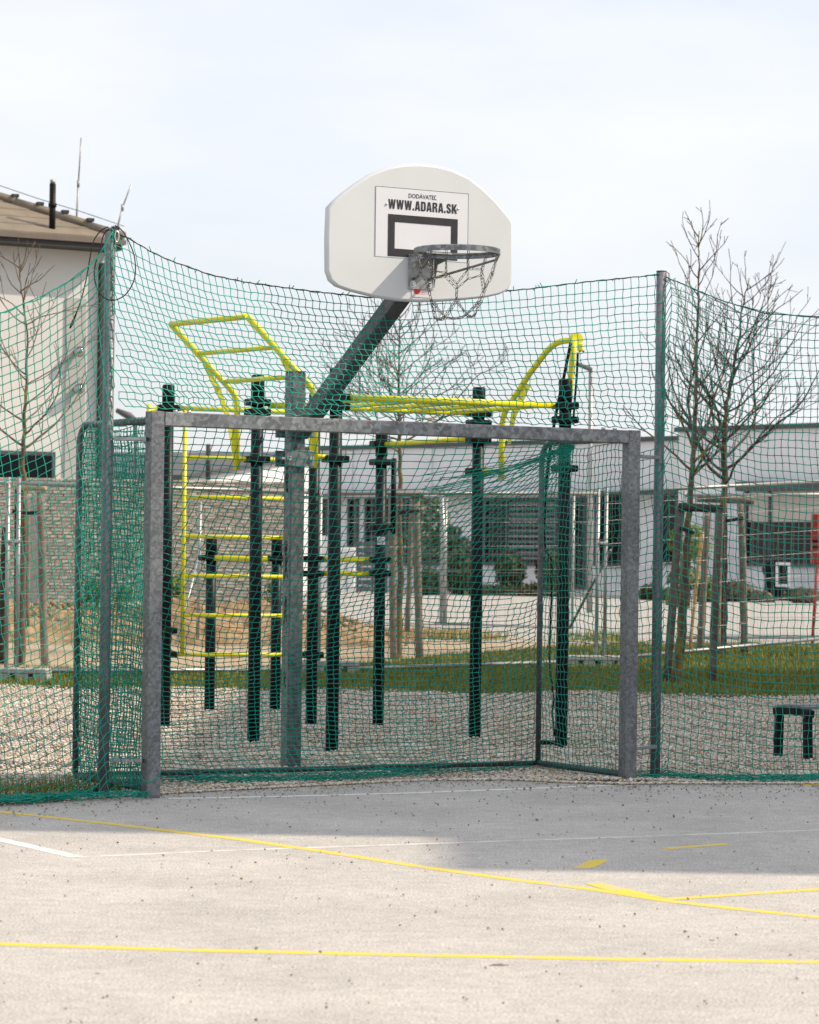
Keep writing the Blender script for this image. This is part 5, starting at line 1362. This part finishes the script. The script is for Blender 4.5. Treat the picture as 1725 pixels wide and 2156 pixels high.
# left
Y_ = 31.0
tree('bare_tree', 'bare young tree with mossy yellow trunk in front of the cream house at left', [at(44, 1412, Y_), at(46, 1250, Y_), at(50, 1050, Y_), at(48, 960, Y_), at(53, 850, Y_), at(57, 700, Y_), at(44, 600, Y_), at(43, 556, Y_)], .055, .44, 24, 1.25, 1.1, 21, M['bark'], TG, .45, .42)
support('weathered stakes around the mossy tree at far left', Y_, [(38, 1425, 40, 1030, -.1, .045, 'wood_dark'), (94, 1432, 86, 1035, -.2, .042, 'wood'), (3, 1420, 12, 1110, .1, .045, 'wood_dark'), (57, 1320, 57, 1045, .6, .03, 'wood')],
        [(34, 1025, 98, 1027, -.12, -.22, .035, 'wood_pale')], [(48, 1081, 92, 1079, -.14), (26, 1076, 48, 1084, -.14)], at(50, 1420, Y_))
# middle
Y_ = 33.0
tree('bare_tree', 'bare tree in the middle, seen between the backboard and the crossbar', [at(836, 1398, Y_), at(843, 1250, Y_), at(842, 1060, Y_), at(841, 930, Y_), at(838, 850, Y_), at(842, 740, Y_), at(841, 630, Y_)], .055, .46, 40, 1.6, 1.3, 33, M['bark'], TG, .5, .62)
support('weathered stakes and crossbar around the middle bare tree', Y_, [(829, 1410, 826, 1040, -.25, .042, 'wood'), (884, 1402, 876, 1045, -.2, .045, 'wood'), (858, 1330, 868, 1050, .5, .03, 'wood')],
        [(812, 1035, 892, 1040, -.25, -.25, .04, 'wood')], [(838, 1080, 884, 1076, -.26)], at(850, 1400, Y_))
# right pair
Y_ = 29.6
tree('bare_tree', 'front one of the two bare trees right of the net post, its leader the tallest', [at(1424, 1445, Y_), at(1438, 1300, Y_), at(1447, 1150, Y_), at(1456, 1020, Y_), at(1461, 940, Y_), at(1466, 800, Y_), at(1470, 650, Y_), at(1472, 560, Y_), at(1473, 486, Y_)], .058, .38, 27, 1.45, .95, 44, M['bark'], TG, .66, .5)
support('dark stakes and thick crossbar of the front right tree', Y_, [(1404, 1440, 1433, 1068, -.15, .042, 'wood_mid'), (1499, 1456, 1515, 1072, -.35, .039, 'wood_mid'), (1428, 1440, 1440, 1170, .2, .034, 'wood')],
        [(1430, 1067, 1524, 1072, -.2, -.35, .042, 'wood_dark')], [(1432, 1112, 1462, 1122, -.2)], at(1450, 1440, Y_))
Y_ = 34.2
tree('bare_tree', 'rear one of the two bare trees right of the net post, with wide spreading crown', [at(1516, 1380, Y_), at(1522, 1250, Y_), at(1524, 1080, Y_), at(1527, 1000, Y_), at(1527, 900, Y_), at(1536, 820, Y_), at(1552, 740, Y_), at(1562, 660, Y_), at(1578, 585, Y_)], .075, .33, 38, 2.2, 1.35, 58, M['bark_dark'], TG, .5, .48)
support('grey stakes and crossbar of the rear right tree, with a bamboo cane', Y_, [(1508, 1385, 1516, 1075, -.1, .045, 'wood'), (1568, 1372, 1562, 1060, .0, .042, 'wood'), (1474, 1390, 1490, 1075, .3, .042, 'wood'), (1451, 1385, 1478, 1120, .1, .022, 'cane')],
        [(1468, 1049, 1588, 1054, .1, .0, .045, 'wood')], [(1528, 1097, 1566, 1091, -.1)], at(1520, 1380, Y_))

# ------------------------------------------------------------------ shrubs
def leafy(name, label, c, rx, rz, n_, cols, stem=None, cat='shrub', blobs=None, leafs=.05, group=None):
    t = thing(name, label, cat, (c[0], c[1], terr(c[1])), group)
    bl = blobs or [(0, 0, 0, 1)]
    Ps, Ns = [], []
    tot = sum(b[3] ** 2 for b in bl)
    for (ox, oy, oz, s_) in bl:
        k = int(n_ * s_ ** 2 / tot); d = rng.normal(0, 1, (k, 3)); d /= np.linalg.norm(d, axis=1, keepdims=True)
        rr = np.clip(rng.normal(.9, .16, (k, 1)), .2, 1.18)
        Ps.append(d * rr * np.array([rx * s_, rx * s_, rz * s_]) + np.array([ox, oy, oz])); Ns.append(d)
    P_ = np.concatenate(Ps); D_ = np.concatenate(Ns); k = len(P_)
    a = rng.normal(0, 1, (k, 3)); a -= D_ * (a * D_).sum(1, keepdims=True) * .6; a /= np.linalg.norm(a, axis=1, keepdims=True)
    b = np.cross(a, D_ + rng.normal(0, .5, (k, 3))); b /= np.linalg.norm(b, axis=1, keepdims=True)
    s_ = leafs * rng.uniform(.6, 1.3, (k, 1)); P_ = P_ + np.array(c)
    V = np.stack([P_ - a * s_, P_ + b * s_ * .55, P_ + a * s_, P_ - b * s_ * .55], 1).reshape(-1, 3)
    colr = cols[rng.integers(0, len(cols), k)] * rng.uniform(.7, 1.3, (k, 1))
    link('foliage', npmesh('foliage', V, np.arange(4 * k).reshape(-1, 4), M['leaf'], False, np.repeat(colr, 4, 0)), t, 'stuff')
    if stem:
        m = MB(); m.tube(stem, .035, 6); m.build('stem', M['bark_dark'], t)
    return t
GD = np.array([(.030, .048, .012), (.022, .036, .010), (.045, .060, .016), (.06, .065, .02)])
GB = np.array([(.10, .17, .02), (.14, .21, .03), (.06, .10, .015)])
GG = np.array([(.10, .095, .05), (.075, .08, .045), (.14, .12, .07), (.05, .05, .03)])
def pxr(px, Y): return px / F_PX * Y
for (x, y, rx, ry, Y, lb) in ((1075, 1200, 30, 36, 77, 'round clipped shrub before the pale school wall, right of the tall rig post'), (1158, 1198, 27, 32, 76, 'round clipped shrub half hidden behind the right rig post'),
                              (972, 1208, 38, 44, 76, 'larger rounded shrub left of the tall rig post, before the school wall'), (908, 1228, 30, 30, 75, 'low dark shrub at the foot of the reflecting school window')):
    c = at(x, y, Y); leafy('shrub', lb, c, pxr(rx, Y), pxr(ry, Y), 1500, GD, [Vector((c.x, Y, terr(Y))), Vector(c)], leafs=.075, group='shrubs along the school wall')
c = at(962, 1150, 77.5)
leafy('cloud_tree', 'dark leaning shrub with layered tufts by the school window', c, .5, .28, 1500, GD, [Vector((c.x - .1, 77.5, terr(77))), Vector(c)], 'shrub', [(-.35, 0, .15, .9), (.1, 0, -.05, 1), (.42, 0, -.35, .55), (-.1, 0, .4, .5)], .06)
c = at(905, 1110, 79.5)
leafy('cloud_tree', 'light flecked tree standing before the wide school window', c, .55, .95, 1500, np.array([(.05, .075, .02), (.10, .13, .05), (.32, .33, .25)]), [Vector((c.x, 79.5, terr(79))), Vector(c)], 'shrub', [(0, 0, 0, 1), (.2, 0, .5, .6), (-.3, 0, -.3, .6)], .07)
c = at(1452, 1140, 60)
leafy('green_tree', 'small bright green tree behind the right tree stakes', c, .42, .36, 1700, GB, [Vector((c.x, 60, terr(60))), Vector(c)], 'tree', [(0, 0, 0, 1), (-.1, 0, -.75, .75), (.22, 0, -.3, .5), (.35, 0, -.95, .6), (-.25, 0, -1.15, .6)], .06)
for i, (x, y, rx, ry, lb, cc_) in enumerate(((1372, 1250, 24, 18, 'low dark bush at the foot of the wall behind the right net post', GD), (1408, 1256, 26, 15, 'low olive bush left of the tree stakes by the school', GG), (1545, 1250, 46, 26, 'spreading grey green bush left of the wheelie bin', GG), (1600, 1262, 26, 16, 'grey tuft of lavender just left of the wheelie bin', GG), (1690, 1254, 34, 14, 'low dry bush right of the wheelie bin', GG), (1488, 1252, 24, 18, 'dark bush between the tree stakes by the school', GD))):
    Y = 71 - i * .5; c = at(x, y, Y); leafy('bush', lb, c, pxr(rx, Y), pxr(ry, Y), 1300, cc_, None, leafs=.06, group='low bushes along the school')
for i, (x, y, lb) in enumerate(((195, 1260, 'green weed at the foot of the stone wall, left'), (262, 1272, 'green weed below the stone wall, behind the left net post'), (372, 1250, 'green weed at the stone wall beside the ladder upright'), (575, 1262, 'green weed at the stone wall near its right end'))):
    c = at(x, y, 37.9); leafy('weed_plant', lb, c, .12, .24, 260, GB, None, 'plant', None, .04, 'weeds along the stone wall')
# hedge strip at the foot of the facade
c0_, c1_ = at(985, 1245, 76), at(1190, 1245, 75)
t = thing('hedge', 'very low green hedge strip along the pale school wall', 'hedge', (c0_ + c1_) / 2); k = 2600
f_ = rng.random(k); P_ = np.array(c0_)[None] * (1 - f_[:, None]) + np.array(c1_)[None] * f_[:, None] + rng.normal(0, 1, (k, 3)) * np.array([.1, .15, .07])
a = rng.normal(0, .06, (k, 3)); b = rng.normal(0, .035, (k, 3))
link('foliage', npmesh('foliage', np.stack([P_ - a, P_ + b, P_ + a, P_ - b], 1).reshape(-1, 3), np.arange(4 * k).reshape(-1, 4), M['leaf'], False, np.repeat(GD[rng.integers(0, 4, k)] * 1.4, 4, 0)), t, 'stuff')
# small plants on the edge kerb, distant dark post seen over the wall
pole('short dark post beyond the stone wall, seen left of the slanted ladder', [at(438, 1010, 60), at(439, 935, 60)], .05, M['soffit'])

l2 = thing('street_lamp', 'dark street lamp head far behind, between left net post and goal', 'street lamp', at(285, 1250, 62))
m = MB(); m.tube([at(290, 1262, 62), at(288, 1060, 62), at(285, 882, 62)], [.06, .05, .04], 8); m.build('pole', M['coping'], l2)
m = MB(); m.tube([at(285, 884, 62), at(272, 876, 62), at(246, 864, 61.8)], [.05, .085, .05], 10); m.build('lamp_head', M['coping'], l2)
